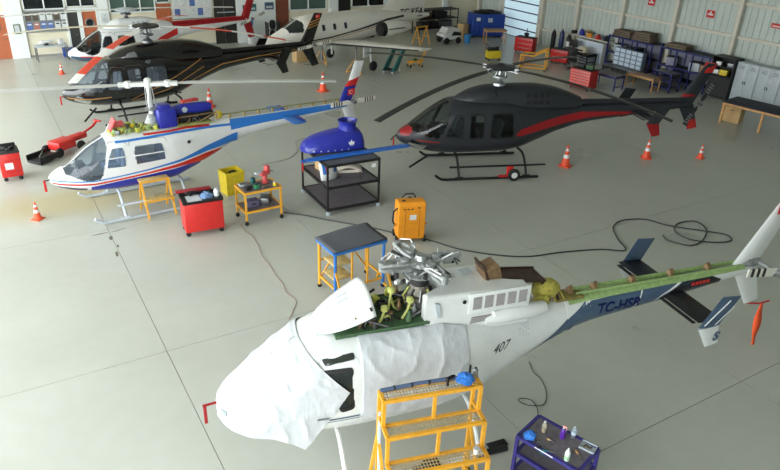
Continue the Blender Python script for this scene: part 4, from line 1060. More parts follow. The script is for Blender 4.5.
# fluorescent streamer of the tail guard
rb = MB(); V = []
for i in range(15):
    s = i / 14; x = 10.78 + .1 * s + .02 * sin(6 * s); z = 1.1 - 1.04 * s; w_ = .03 + .06 * sin(pi * min(1, s * 1.2)) + .02 * s; y = -.02 + .03 * sin(5 * s)
    V += [(x - w_, y, z), (x + w_, y + .02 * sin(9 * s), z)]
rb.add(V, [(2 * i, 2 * i + 1, 2 * i + 3, 2 * i + 2) for i in range(14)])
ro = rb.build('warning_streamer', RUB_ORANGE, h)
so = ro.modifiers.new('thickness', 'SOLIDIFY'); so.thickness = .006

# ------------------------------------------------------------------ business jet on jacks
JL = Loft([(0, 1.68, 1.58, .03, 2), (.1, 1.8, 1.5, .14, 2), (.6, 2.02, 1.4, .36, 2), (1.2, 2.26, 1.36, .54, 2), (1.8, 2.56, 1.34, .66, 2), (2.4, 2.76, 1.34, .72, 2), (3.2, 2.8, 1.34, .73, 2), (5.6, 2.8, 1.36, .73, 2), (7, 2.72, 1.5, .66, 2), (8.4, 2.55, 1.75, .46, 2), (9.8, 2.4, 1.98, .24, 2), (10.8, 2.3, 2.1, .1, 2)], .5)
j = thing('business_jet', 'white twin engined business jet on jacks, TC-KEA on its fin', 'airplane', (11.27, 30.03, 0), .2)
jw = [rounded([(x - .13, 2.06), (x + .13, 2.06), (x + .13, 2.44), (x - .13, 2.44)], .1) for x in (3.02, 3.68, 4.36)]
fus = body(j, JL, jw, [(1.25, 2.12), (1.9, 2.14), (2.0, 2.46), (1.85, 3), (1.25, 3)], WHITE2, GLSD, GLSD, WHITE, 200, 80)
JL.ring(MB(), rounded([(2.5, 1.6), (3.3, 1.6), (3.3, 2.6), (2.5, 2.6)], .1), -1, .01, .005).build('door_seam', GREYW, fus)
strips(fus, JL, [(1.6, 1.62, 1.68), (3.5, 1.72, 1.79), (5.0, 1.92, 2.0), (7.2, 2.25, 2.35), (8.6, 2.3, 2.4)], BLKLET)
strips(fus, JL, [(2.4, 1.58, 1.61), (3.8, 1.66, 1.69), (5.2, 1.86, 1.9), (7.4, 2.18, 2.21)], GOLD)
for s in (-1, 1):
    w_ = airfoil_fin(MB(), [(3.5, s * .5, 1.42), (5.5, s * .5, 1.42), (6.0, s * 5.1, 1.72), (5.15, s * 5.1, 1.72)], .26, 'z').build('wing', WHITE2, j)
    MB().tube([(3.5, s * .6, 1.43), (5.13, s * 5.1, 1.72)], [.05, .025], 8).build('leading_edge_boot', BLACKM, w_)
    ng = MB().lathe([(.2, 6.2), (.32, 6.16), (.36, 6.4), (.38, 6.9), (.34, 7.5), (.22, 8.1), (.2, 8.12)], (0, s * 1.2, 1.97), 22, axis='X', mis=[1, 1, 0, 0, 0, 0]).build('engine_nacelle', [WHITE2, BLACKM], j)
    MB().box(7.0, s * .8, 2.0, 1.2, .5, .12, bev=.04).build('pylon', WHITE2, j)
    MB().box(7.0, s * 1.585, 2.0, 1.1, .01, .05).build('nacelle_stripe', BLKLET, ng, smooth=0)
    MB().tube([(5.2, s * 1.6, 1.42), (5.3, s * 1.6, .35)], .05, 8).build('landing_gear_leg', WHITE, j)
    MB().lathe([(.06, -.08), (.2, -.08), (.24, -.04), (.24, .04), (.2, .08), (.06, .08)], (5.3, s * 1.75, .36), 18, axis='Y').build('wheel', RUBBER, j)
    MB().box(5.0, s * 1.55, 1.05, .5, .03, .5, bev=.01, rz=.2).build('gear_door', WHITE, j)
    airfoil_fin(MB(), [(9.6, s * .1, 4.6), (10.6, s * .1, 4.6), (10.9, s * 2.2, 4.65), (10.2, s * 2.2, 4.65)], .1, 'z').build('tailplane', WHITE2, j)
fn = airfoil_fin(MB(), [(7.1, 0, 2.5), (10.4, 0, 2.3), (10.9, 0, 4.7), (9.7, 0, 4.7)], .2).build('tail_fin', WHITE2, j)
text_mesh('TC-KEA', .5, BLKLET, fn, Matrix.Translation((9.35, -.12, 2.44)) @ Matrix.Rotation(pi / 2, 4, 'X'), 'registration_lettering', shear=.2, bold=.008)
MB().box(9.3, 0, 2.22, 1.6, .52, .04, bev=.01).build('exhaust_shield', BLACKM, j)
for x in (3.9, 6.3): MB().tube([(x, 0, 2.75), (x + .18, 0, 3.0)], .02, 6).build('antenna', WHITE, j)
c = Vector((11.27, 30.03, 0)); R2 = Matrix.Rotation(.2, 3, 'Z')
if True:
    for (lx, ly, hh, lab) in [(4.55, -1.3, 1.3, 'gold tripod jack under the jet wing root, beside its landing gear'), (4.4, 1.3, 1.3, 'gold tripod jack under the far wing of the business jet')]:
        p = c + R2 @ Vector((lx, ly, 0))
        q = thing('aircraft_jack', lab, 'jack', tuple(p), .2, 'jacks holding the business jet')
        MB().lathe([(.07, .15), (.07, .8), (.045, .8), (.045, hh - .1), (.08, hh - .06), (.02, hh)], (0, 0, 0), 12).build('ram', STEEL, q)
        for k in range(3):
            a = k * 2 * pi / 3 + .4
            MB().tube([(.06 * cos(a), .06 * sin(a), .7), (.5 * cos(a), .5 * sin(a), .04)], .025, 6).build('leg', YELP, q)
            MB().tube([(.06 * cos(a), .06 * sin(a), .18), (.5 * cos(a), .5 * sin(a), .04)], .02, 6).build('brace', YELP, q)
# ================================================================== equipment on the floor
def casters(t, xs, ys, r=.05, m=RUBBER):
    for x in xs:
        for y in ys:
            MB().lathe([(.015, -.02), (r, -.02), (r, .02), (.015, .02)], (x, y, r), 12, axis='Y').box(x, y, r * 2 + .01, .05, .05, .03).build('caster', m, t)
def frame_bars(t, bars, w, m, name='frame_bar'):
    for p, q in bars: MB().bar(p, q, w).build(name, m, t, smooth=0)
# cones
def cone(px, py, hgt, label, base=True):
    p = G(px, py); t = thing('traffic_cone', label, 'cone', (p.x, p.y, 0), random.random(), 'traffic cones on the hangar floor')
    k = hgt / .75
    MB().box(0, 0, .02 * k, .38 * k, .38 * k, .04 * k, bev=.012).build('base', CONE, t)
    prof = [(.15, .04), (.125, .18), (.112, .26), (.075, .44), (.064, .52), (.025, .74), (.015, .75)]
    MB().lathe([(r * k, z * k) for r, z in prof], (0, 0, 0), 20, mis=[0, 0, 0, 0, 0, 0]).build('body', CONE, t)
    for (za, zb, ra, rb) in [(.3, .42, .106, .082), (.54, .62, .063, .046)]:
        MB().lathe([((ra + .003) * k, za * k), ((rb + .003) * k, zb * k)], (0, 0, 0), 20).build('white_band', WHITE, t)
cone(38, 219, .5, 'small white banded cone on the floor below the white-blue helicopter nose')
cone(62, 74, .5, 'small cone standing before the notice board of the office wall')
cone(210, 107, .78, 'tall cone between the black helicopter and the uncovered engine')
cone(323, 91, .85, 'tall cone beside the blue and red tail fin, before the jet')
cone(565, 166, .76, 'cone nearest to the charcoal helicopter belly wheels')
cone(646, 158, .7, 'cone under the stabilizer of the charcoal helicopter')
cone(700, 158, .52, 'small cone between the charcoal tail and the wooden table')

# red drawer cart at the edge
t = thing('tool_cart', 'small red tool cart with white label, beside the helicopter nose with blue belly', 'tool cart', (.13, 21.86, 0), .04)
MB().box(0, 0, .5, .56, .62, .72, bev=.02).build('body', REDP, t)
MB().box(0, 0, .88, .58, .64, .05, bev=.015).box(0, .29, .95, .5, .03, .1).build('top_tray', DSTEEL, t)
MB().box(-.05, -.315, .48, .22, .006, .2).build('paper_label', WHITE, t, smooth=0)
for z in (.3, .66): MB().box(.05, -.316, z, .42, .006, .01).build('drawer_gap', DREDP, t, smooth=0)
casters(t, (-.2, .2), (-.22, .22), .06)
for (x, y, s) in [(-.1, .05, .12), (.12, 0, .1), (.02, -.15, .09)]: MB().box(x, y, .94, s * 1.4, s, .08, rz=x * 4, bev=.02).build('tool', DSTEEL, t)

# red trolley
t = thing('tool_trolley', 'bright red steel tool trolley with black tray beside yellow step stool', 'tool trolley', (4.12, 15.9, 0), -.08)
RT = t
MB().box(0, 0, .52, .98, .6, .78, bev=.02).build('body', REDP, t)
MB().box(0, 0, .93, 1.0, .62, .04).box(0, .29, .96, 1.0, .03, .08).box(-.49, 0, .96, .03, .62, .08).box(.49, 0, .96, .03, .62, .08).box(0, -.3, .95, 1.0, .02, .06).build('tray', BLACKM, t, smooth=0)
MB().box(-.1, .42, 1.0, .9, .2, .03, bev=.01).build('back_shelf', DREDP, t)
casters(t, (-.42, .42), (-.22, .22), .065)
def loose(name, label, cat, mb_mat, parent_t, loc, rz=0, group=None):
    """thing standing on another thing: local offset of the carrier turned into world space"""
    M_ = Matrix.Rotation(parent_t.rotation_euler[2], 3, 'Z')
    p = Vector(parent_t.location) + M_ @ Vector(loc)
    return thing(name, label, cat, tuple(p), parent_t.rotation_euler[2] + rz, group)
q = loose('paper_sheet', 'white sheet of paper lying on red tool trolley', 'paper', None, RT, (-.2, -.05, .952), .0)
MB().box(0, 0, .004, .34, .42, .006).box(.02, -.02, .012, .3, .4, .006, rz=.1).build('sheet', PAPER, q, smooth=0)
q = loose('rag', 'crumpled blue rag heaped on red tool trolley', 'rag', None, RT, (.13, -.02, .952), .3)
def crumple(r, h, seed, n=14):
    rr = random.Random(seed); m = MB(); V = []; N = 8
    for i in range(N + 1):
        a = pi / 2 * i / N
        for k in range(n):
            f = 1 + rr.uniform(-.28, .28) * (1 if i < N else 0)
            V.append((r * cos(a) * cos(2 * pi * k / n) * f, r * cos(a) * sin(2 * pi * k / n) * f, h * sin(a) * (1 + rr.uniform(-.2, .2) * (i > 0)) * (i > 0)))
    m.add(V, [(i * n + k, i * n + (k + 1) % n, (i + 1) * n + (k + 1) % n, (i + 1) * n + k) for i in range(N) for k in range(n)])
    return m
crumple(.15, .12, 4).build('cloth', mat('dusty_blue_rag', (110, 140, 180), .85, var=.3, scale=30), q)
def bottle(name, label, par, loc, prof, m, cap=None, capm=None, cat='bottle', group=None, liquid=None, rz=0):
    q = loose(name, label, cat, None, par, loc, rz, group)
    MB().lathe(prof, (0, 0, 0), 16).build('body', m, q)
    if cap: MB().lathe(cap, (0, 0, 0), 12).build('cap', capm, q)
    if liquid: MB().lathe(liquid[0], (0, 0, 0), 16).build('liquid', liquid[1], q)
    return q
bottle('spray_can', 'white can standing on red tool trolley', RT, (.4, -.06, .952), [(.07, 0), (.075, .01), (.075, .15), (.06, .18)], WHITE, [(.04, .18), (.04, .21), (.02, .22)], GREYW, 'can')
q = loose('power_tool', 'dark power tool lying on red tool trolley', 'tool', None, RT, (-.2, .2, .975), .0)
MB().lathe([(.02, -.14), (.04, -.12), (.045, .08), (.02, .14)], (0, 0, .045), 12, axis='X').box(-.05, -.07, .03, .05, .12, .05, bev=.01).build('body', BLACKM, q)

# yellow two-step stool
t = thing('step_stool', 'yellow two step work stool straddling the skid of the white-blue helicopter', 'step stool', (3.02, 17.12, 0), .05)
for x in (0, .72):
    MB().bar((x, -.02, .02), (x, .38, .93), .045).build('leg', YELP, t, smooth=0)
    MB().bar((x, .78, .02), (x, .5, .93), .045).build('leg', YELP, t, smooth=0)
    MB().bar((x, .1, .36), (x, .62, .36), .035).build('side_rail', YELP, t, smooth=0)
    MB().bar((x, .36, .93), (x, .66, .93), .04).build('side_rail', YELP, t, smooth=0)
for (y, z) in [(.5, .95), (.2, .5)]:
    MB().box(.36, y, z, .78, .3, .035, bev=.008).build('step', mat('worn_tread', (196, 170, 110), .7, var=.2), t)
    MB().bar((-.03, y - .15, z), (.75, y - .15, z), .04).build('step_nosing', YELP, t, smooth=0)

# yellow work trolley with vice
t = thing('work_trolley', 'yellow two shelf work trolley with red vice and cluttered parts', 'work trolley', (5.7, 16.0, 0), .04)
YT = t
for x in (-.5, .5):
    for y in (-.33, .33): MB().box(x, y, .52, .045, .045, .82).build('leg', YELP, t, smooth=0)
for z in (.92, .38):
    MB().box(0, 0, z, 1.04, .7, .03).build('shelf', TABTOP, t, smooth=0)
    frame_bars(t, [((-.52, -.35, z), (.52, -.35, z)), ((-.52, .35, z), (.52, .35, z)), ((-.52, -.35, z), (-.52, .35, z)), ((.52, -.35, z), (.52, .35, z))], .05, YELP)
casters(t, (-.5, .5), (-.33, .33), .055)
q = loose('bench_vice', 'red and pink bench vice standing on yellow work trolley', 'vice', None, YT, (.25, .1, .947), .3)
VR = mat('vice_red', (206, 84, 84), .5, var=.15)
MB().lathe([(.1, 0), (.1, .04), (.06, .06), (.06, .22)], (0, 0, 0), 14).build('base', VR, q)
MB().box(0, 0, .28, .3, .12, .12, bev=.02).box(.08, 0, .4, .12, .14, .14, bev=.03).build('jaw', VR, q)
MB().box(-.22, 0, .34, .22, .1, .05, bev=.01).build('slide', GREYW, q)
MB().tube([(.2, -.12, .3), (.2, .12, .3)], .012, 6).build('handle', STEEL, q)
bits = [('parts_tray', 'grey parts tray', GREYW, (-.32, .2), (.26, .16, .05)), ('toolbox', 'small green tool box', mat('tool_green', (60, 140, 96), .5), (-.1, -.14), (.14, .12, .12)), ('toolbox', 'dark steel box', BLACKM, (-.34, -.14), (.14, .14, .14)), ('grease_tin', 'yellow grease tin', YELB, (.4, -.2), (.1, .1, .1)), ('tool_roll', 'brown tool roll', TARP, (.16, -.2), (.24, .1, .07)), ('parts_box', 'teal parts box', TEALP, (-.06, .2), (.1, .1, .16)), ('grinder', 'grey hand grinder', STEEL, (-.1, .02), (.16, .08, .08))]
for i, (nm, lb, m_, (x, y), (a, b_, c)) in enumerate(bits):
    q = loose(nm, lb + ' on upper shelf of yellow work trolley', nm.split('_')[-1], None, YT, (x, y, .937), [0, .2, .1, 0, .1, .3, 0][i])
    if nm == 'grease_tin': MB().lathe([(.05, 0), (.05, .1), (.045, .105)], (0, 0, 0), 14).build('body', m_, q); MB().lathe([(.052, .1), (.052, .115)], (0, 0, 0), 14).build('lid', GREYW, q)
    elif nm == 'grinder': MB().lathe([(.03, -.1), (.04, 0), (.035, .1)], (0, 0, .04), 12, axis='X').build('body', m_, q); MB().lathe([(.06, 0), (.06, .01)], (.12, 0, .04), 14, axis='X').build('disc', DSTEEL, q)
    elif nm == 'tool_roll': MB().lathe([(.02, -.12), (.035, -.11), (.035, .11), (.02, .12)], (0, 0, .035), 12, axis='X').build('roll', m_, q); MB().lathe([(.038, -.01), (.038, .01)], (0, 0, .035), 12, axis='X').build('strap', BLACKM, q)
    else:
        MB().box(0, 0, c / 2, a, b_, c, bev=.012).build('body', m_, q)
        MB().box(0, 0, c + .004, a * .9, b_ * .9, .012).build('lid', DSTEEL if i % 2 else STEEL, q)
        MB().tube([(-a * .25, 0, c), (-a * .25, 0, c + .04), (a * .25, 0, c + .04), (a * .25, 0, c)], .007, 6).build('handle', STEEL, q)
for i, (x, y, m_) in enumerate([(-.2, .0, mat('dusty_purple_case', (96, 92, 120), .6)), (.2, .05, STEEL)]):
    q = loose('storage_case', ['dusty violet case', 'grey steel case'][i] + ' on lower shelf of yellow work trolley', 'case', None, YT, (x, y, .396), i)
    MB().box(0, 0, .09, .34, .26, .18, bev=.02).build('body', m_, q); MB().box(0, -.135, .1, .1, .02, .03).build('latch', BLACKM, q)
# yellow bin behind it
t = thing('waste_bin', 'yellow steel bin standing behind the yellow work trolley', 'bin', (5.62, 18.0, 0), .15)
m = MB(); wv = .27
V = [(-wv, -.22, 0), (wv, -.22, 0), (wv, .22, 0), (-wv, .22, 0), (-wv * 1.08, -.26, .7), (wv * 1.08, -.26, .7), (wv * 1.08, .26, .7), (-wv * 1.08, .26, .7), (-.25, -.22, .7), (.25, -.22, .7), (.25, .22, .7), (-.25, .22, .7), (-.23, -.2, .25), (.23, -.2, .25), (.23, .2, .25), (-.23, .2, .25)]
F = [(3, 2, 1, 0), (0, 1, 5, 4), (1, 2, 6, 5), (2, 3, 7, 6), (3, 0, 4, 7), (4, 5, 9, 8), (5, 6, 10, 9), (6, 7, 11, 10), (7, 4, 8, 11), (8, 9, 13, 12), (9, 10, 14, 13), (10, 11, 15, 14), (11, 8, 12, 15), (12, 13, 14, 15)]
m.add(V, F); m.build('body', YELB, t, smooth=0)
MB().box(0, -.262, .62, .5, .02, .04).build('rim', YELB, t, smooth=0)
MB().box(.1, .05, .45, .2, .25, .35, rz=.3, bev=.04).build('waste_liner', BLACKM, t)

# black steel cart with blue engine cowling
t = thing('parts_cart', 'large black steel three deck parts cart carrying blue cowling', 'cart', (8.22, 16.12, 0), -.03)
BC = t
cw_, cd_ = 1.58, 1.78
for x in (-cw_ / 2, cw_ / 2):
    for y in (-cd_ / 2, cd_ / 2): MB().box(x, y, .8, .05, .05, 1.36).build('post', BLACKM, t, smooth=0)
for z in (.18, .82, 1.46):
    MB().box(0, 0, z, cw_, cd_, .025).build('deck', MATGREY if z > 1 else TABTOP, t, smooth=0)
    frame_bars(t, [((-cw_ / 2, s * cd_ / 2, z - .01), (cw_ / 2, s * cd_ / 2, z - .01)) for s in (-1, 1)] + [((s * cw_ / 2, -cd_ / 2, z - .01), (s * cw_ / 2, cd_ / 2, z - .01)) for s in (-1, 1)], .06, BLACKM)
casters(t, (-cw_ / 2, cw_ / 2), (-cd_ / 2, cd_ / 2), .06, GREYW)
MB().box(.6, -cd_ / 2 - .03, 1.3, .14, .01, .12).build('tag_plate', WHITE, t, smooth=0)
q = loose('engine_cowling', 'glossy blue rounded engine cowling with white emblem lying on black parts cart', 'cowling', None, BC, (-.05, .4, 1.482), -.1)
CL = Loft([(-.95, .1, 0, .1, 2), (-.85, .25, 0, .3, 2.2), (-.5, .42, 0, .42, 2.4), (0, .52, 0, .46, 2.5), (.4, .56, 0, .45, 2.5), (.75, .52, 0, .4, 2.5), (.85, .4, 0, .34, 2.3)], .05)
cl = CL.grid(50, 40)[0].build('shell', BLUEP, q, smooth=60)
MB().lathe([(.26, .4), (.27, .52), (.24, .64), (.27, .76), (.29, .78), (.25, .78), (.2, .6)], (.45, 0, 0), 24).build('intake_collar', BLUEP, q)
m = MB()
for (dx, sx_, hh) in [(0, .045, .13), (-.06, .03, .08), (.06, .03, .08)]:
    CL.patch(m, [(.42 + dx * 1.4, .2 + hh), (.42 + dx + sx_, .24), (.42 + dx * .6, .15), (.42 + dx - sx_, .24)], -1, .006, 2)
m.build('white_emblem', WHITE, q)
for k in range(6): CL.patch(MB(), [(-.7 + k * .2, .05), (-.66 + k * .2, .05), (-.66 + k * .2, .09), (-.7 + k * .2, .09)], -1, .006, 1).build('fastener', GREYW, cl)
q = loose('rotor_blade', 'long sky blue blade section lying across front of black parts cart', 'blade', None, BC, (-1.35, -.42, 1.485), -.0)
rotor_blade(q, (0, 0, .03), 0.0, 3.35, 0, .3, .0, [mat('blade_blue', (36, 104, 196), .35), mat('blade_root_blue', (28, 70, 150), .4)], [(0, .04, 1)], 'blade', th=.06)
MB().box(.03, -.02, -.12, .04, .02, .26, bev=.004).build('ribbon', REDP, q)
q = loose('fairing', 'white fairing with blue and red bands leaning inside black parts cart', 'fairing', None, BC, (-.42, -.42, .836), .3)
m = MB(); V = []
for i in range(9):
    a = -.7 + 1.4 * i / 8
    for k in range(4): V.append((.5 * sin(a), .5 - .5 * cos(a) + .04 * k, .02 + .17 * k))
for i in range(8):
    for k in range(3): m.f.append((i * 4 + k, i * 4 + k + 1, i * 4 + 5 + k, i * 4 + 4 + k)); m.m.append([0, 1, 2, 0, 0, 1, 1, 0][i] if k else 0)
m.v = V; o = m.build('panel', [WHITE, LBLUEP, REDP], q); so = o.modifiers.new('thickness', 'SOLIDIFY'); so.thickness = .02
MB().box(0, .06, .01, .5, .12, .02).build('foot_rail', STEEL, q, smooth=0)
q = loose('fairing', 'cream and blue curved fairing lying on middle deck of black parts cart', 'fairing', None, BC, (.3, .1, .834), -.3)
m = MB(); V = []
for i in range(11):
    u = -.38 + .76 * i / 10
    for k in range(7):
        v = -.3 + .6 * k / 6; V.append((u, v, .26 - .9 * u * u - .8 * v * v * (1 + u)))
for i in range(10):
    for k in range(6): m.f.append((i * 7 + k, i * 7 + k + 1, i * 7 + 8 + k, i * 7 + 7 + k)); m.m.append(1 if 3 < i < 8 and k > 1 else 0)
m.v = V; o = m.build('shell', [mat('cream_fairing', (224, 216, 200), .4), LBLUEP], q); so = o.modifiers.new('thickness', 'SOLIDIFY'); so.thickness = .02
MB().box(0, -.2, .05, .6, .05, .08).build('flange', mat('cream_fairing', (224, 216, 200), .4), q, smooth=0)
q = loose('carton', 'brown carton on middle deck of black parts cart', 'box', None, BC, (-.35, .5, .834), .1)
MB().box(0, 0, .14, .3, .3, .28, bev=.01).build('body', CARDB, q); MB().box(0, 0, .283, .06, .3, .004).build('tape', BROWN, q, smooth=0)

# work stand with black mat
t = thing('work_stand', 'yellow and blue work stand topped with black rubber mat', 'work stand', (6.22, 11.62, 0), .05)
for x in (-.62, .62): 
    for y in (-.36, .36): MB().tube([(x, y, .08), (x, y, 1.18)], .035, 8).build('post', LBLUEP if y < 0 else YELP, t)
frame_bars(t, [((-.66, s * .4, 1.19), (.66, s * .4, 1.19)) for s in (-1, 1)] + [((s * .66, -.4, 1.19), (s * .66, .4, 1.19)) for s in (-1, 1)], .05, LBLUEP, 'top_frame')
MB().box(0, 0, 1.2, 1.3, .78, .03).build('top_board', GREYW, t, smooth=0)
m = MB(); V = []
for i in range(13):
    for k in range(9):
        x = -.68 + 1.36 * i / 12; y = -.4 + .86 * k / 8; V.append((x, y, 1.235 + .07 * max(0, (y - .1)) * (1 + x) + .015 * sin(4 * x + 2 * y) + .01))
m.add(V, [(i * 9 + k, i * 9 + k + 1, i * 9 + 10 + k, i * 9 + 9 + k) for i in range(12) for k in range(8)])
o = m.build('rubber_mat', MATGREY, t); so = o.modifiers.new('thickness', 'SOLIDIFY'); so.thickness = .02
for x in (-.62, .62):
    frame_bars(t, [((x, -.36, .3), (x, .36, .3)), ((x, -.36, .12), (x, -.75, .12)), ((x, -.75, .12), (x, -.36, .75))], .04, YELP, 'side_rail')
frame_bars(t, [((-.62, .36, .7), (.62, .36, .7)), ((-.62, -.36, .25), (.62, -.36, .25)), ((-.62, .36, .2), (0, .36, 1.1)), ((.62, .36, .2), (0, .36, 1.1)), ((-.2, -.36, .25), (-.2, -.36, 1.15)), ((.2, -.36, .25), (.2, -.36, 1.15))], .035, YELP, 'cross_brace')
for z in (.45, .8): MB().box(-.35, .0, z, .45, .5, .03, bev=.005).build('step', mat('worn_tread', (196, 170, 110), .7), t)
MB().bar((.62, -.1, .12), (1.0, .1, .55), .05).build('tow_arm', YELP, t, smooth=0)
casters(t, (-.62, .62), (-.36, .36), .05)
MB().lathe([(.02, -.03), (.08, -.03), (.08, .03), (.02, .03)], (.98, -.25, .08), 14, axis='Y').build('wheel', RUBBER, t)

# orange ground power unit
t = thing('ground_power_unit', 'orange wheeled power unit cabinet with white label and black handle', 'power unit', (8.7, 13.1, 0), -.36)
bm = bmesh.new()
prof = [(-.26, .1), (.26, .1), (.26, .95), (.18, 1.08), (-.2, 1.12), (-.26, 1.05)]
va = [bm.verts.new((-.36, y, z)) for y, z in prof]; vb = [bm.verts.new((.36, y, z)) for y, z in prof]
n = len(prof); bm.faces.new(va); bm.faces.new(vb[::-1])
for i in range(n): bm.faces.new((va[i], vb[i], vb[(i + 1) % n], va[(i + 1) % n]))
bmesh.ops.bevel(bm, geom=bm.edges[:], offset=.03, segments=2, affect='EDGES', profile=.5); bmesh.ops.recalc_face_normals(bm, faces=bm.faces[:])
me = bpy.data.meshes.new('body'); bm.to_mesh(me); bm.free(); me.materials.append(ORAP); o = bpy.data.objects.new('body', me); COL.objects.link(o); o.parent = t
MB().box(.03, -.262, .72, .17, .008, .14).build('label_plate', WHITE, t, smooth=0)
for x in (-.17, .2): MB().box(x, -.262, .55, .012, .008, .75).build('panel_seam', mat('dark_orange', (170, 100, 24), .5), t, smooth=0)
for (x, z) in [(-.2, .95), (.17, .98), (-.1, .95), (.0, .95)]: MB().box(x, -.262, z, .05, .012, .03, bev=.004).build('latch', BLACKM, t)
for y in (-.1, .1): MB().box(.1 * y * 10 - .1, y, 1.125, .08, .05, .02, bev=.008).build('cap', BLACKM, t)
MB().tube([(-.36, -.15, .95), (-.46, -.15, .85), (-.48, -.15, .6), (-.4, -.15, .45)], .022, 8).build('handle', BLACKM, t)
MB().tube([(-.2, .15, 1.1), (-.1, .15, 1.2), (.1, .15, 1.2), (.16, .15, 1.1)], .02, 8).build('handle', BLACKM, t)
for x in (-.42, .42): MB().box(x * .93, -.18, .5, .05, .07, .04, rz=.2, bev=.01).build('bracket', ORAP, t)
for x in (-.36, .36):
    for y in (-.2, .2): MB().lathe([(.02, -.03), (.09, -.03), (.09, .03), (.02, .03)], (x, y, .09), 14, axis='X').build('wheel', RUBBER, t)

# yellow maintenance steps in the foreground
t = thing('maintenance_steps', 'yellow tubular maintenance steps with mesh treads against the masked helicopter', 'steps', (3.68, 5.91, 0), -.256)
ST_ = t
Wd = 1.39; LV = [(2.0, 0, .22), (1.57, -.24, .24), (1.12, -.48, .24), (.66, -.72, .24)]
MESH = mat('galvanised_tread', (190, 172, 128), .6, metal=.3, var=.25, scale=60)
for k, (z, y, dp) in enumerate(LV):
    y1 = y + dp if k == 0 else y + .24
    frame_bars(t, [((0, y, z), (Wd, y, z)), ((0, y1, z), (Wd, y1, z)), ((0, y, z), (0, y1, z)), ((Wd, y, z), (Wd, y1, z))], .05, YELP, 'step_frame')
    m = MB()
    for i in range(30): m.bar((.03 + (Wd - .06) * i / 29, y, z), (.03 + (Wd - .06) * i / 29, y1, z), .008, .012)
    for i in range(4): m.bar((0, y + (y1 - y) * (i + .5) / 4, z), (Wd, y + (y1 - y) * (i + .5) / 4, z), .008, .012)
    m.build('grating_tread', MESH, t, smooth=0)['kind'] = 'stuff'
    nz = LV[k + 1][0] if k < 3 else .1
    for x in (0, Wd): MB().box(x, y, (z + nz) / 2, .05, .05, z - nz).build('riser_post', YELP, t, smooth=0)
    MB().box(Wd * .52, y, (z + nz) / 2, .045, .045, z - nz).build('riser_post', YELP, t, smooth=0)
for x in (0, Wd):
    MB().box(x, .22, 1.05, .05, .05, 1.92).build('rear_post', YELP, t, smooth=0)
    frame_bars(t, [((x, .22, .3), (x, -.72, .3)), ((x, .22, 1.2), (x, -.24, .5)), ((x, .22, 1.57), (x, 0, 1.57))], .04, YELP, 'side_rail')
    frame_bars(t, [((x + (.12 if x else -.1), .35, .12), (x, .22, 1.3)), ], .04, YELP, 'outrigger')
    MB().lathe([(.02, -.025), (.06, -.025), (.06, .025), (.02, .025)], (x, -.72, .06), 12, axis='X').build('caster', RUBBER, t)
    MB().lathe([(.02, -.025), (.06, -.025), (.06, .025), (.02, .025)], (x + (.12 if x else -.1), .36, .06), 12, axis='X').build('caster', RUBBER, t)
MB().tube([(0, .2, 2.03), (Wd * .4, .22, 2.035), (Wd * .8, .215, 2.03)], .03, 8).build('foam_guard', mat('slate_foam', (78, 96, 128), .8), t)
for k in range(5): MB().lathe([(.035, -.012), (.035, .012)], (.2 + k * .25, .21, 2.033), 10, axis='X').build('cable_tie', BLACKM, t)
MB().bar((0, .24, 1.98), (0, .1, .4), .035).build('ladder_stay', PALEB, t, smooth=0)
q = loose('rag', 'bright blue cloth bunched on the top of the yellow steps', 'rag', None, ST_, (Wd - .19, .11, 2.06), .2)
crumple(.13, .09, 9).build('cloth', RAG, q)
bottle('spray_can', 'small silver can on the top of the yellow steps', ST_, (Wd - .02, .18, 2.027), [(.035, 0), (.04, .01), (.04, .12), (.02, .14)], ALU, [(.015, .14), (.015, .165)], BLACKM, 'can')
q = loose('pneumatic_gun', 'black hand tool hanging on the top of the yellow steps', 'tool', None, ST_, (Wd - .42, .1, 2.15), .4)
MB().lathe([(.01, -.09), (.028, -.08), (.028, .04), (.012, .08)], (0, 0, 0), 10, axis='X').build('barrel', BLACKM, q); MB().box(-.05, 0, -.06, .035, .03, .12, bev=.008).build('grip', BLACKM, q)
bottle('cup', 'white cup standing on the third tread of the yellow steps', ST_, (Wd - .14, -.36, 1.135), [(.035, 0), (.045, .1), (.04, .1), (.032, .01)], WHITE, [(.046, .098), (.046, .104)], GREYW, 'cup')

# indigo trolley with bottles
c4 = [G(517, 434, .9), G(541, 417, .9), G(600, 450, .9)]
ang = math.atan2(c4[2].y - c4[1].y, c4[2].x - c4[1].x)
ctr = (c4[0] + c4[2]) / 2
t = thing('workshop_trolley', 'indigo workshop trolley with grey top carrying spray bottles and rags', 'trolley', (ctr.x, ctr.y, 0), ang)
PT = t; L_, D_ = 1.0, .6
for x in (-L_ / 2, L_ / 2):
    for y in (-D_ / 2, D_ / 2): MB().box(x, y, .48, .05, .05, .8).build('leg', PURP, t, smooth=0)
for z in (.88, .55, .2):
    MB().box(0, 0, z, L_, D_, .02).build('shelf', TABTOP, t, smooth=0)
    frame_bars(t, [((-L_ / 2, s * D_ / 2, z), (L_ / 2, s * D_ / 2, z)) for s in (-1, 1)] + [((s * L_ / 2, -D_ / 2, z), (s * L_ / 2, D_ / 2, z)) for s in (-1, 1)], .05, PURP)
MB().box(-.05, -D_ / 2 - .027, .89, .3, .004, .02).build('white_tag', WHITE, t, smooth=0)
casters(t, (-L_ / 2, L_ / 2), (-D_ / 2, D_ / 2), .04)
def on(px, py, z=.894):
    p = G(px, py, z) - Vector(PT.location); p.z = 0
    p = Matrix.Rotation(-ang, 3, 'Z') @ p
    return (p.x, p.y, z)
bp = [(.035, 0), (.04, .012), (.04, .14), (.032, .17), (.014, .185)]
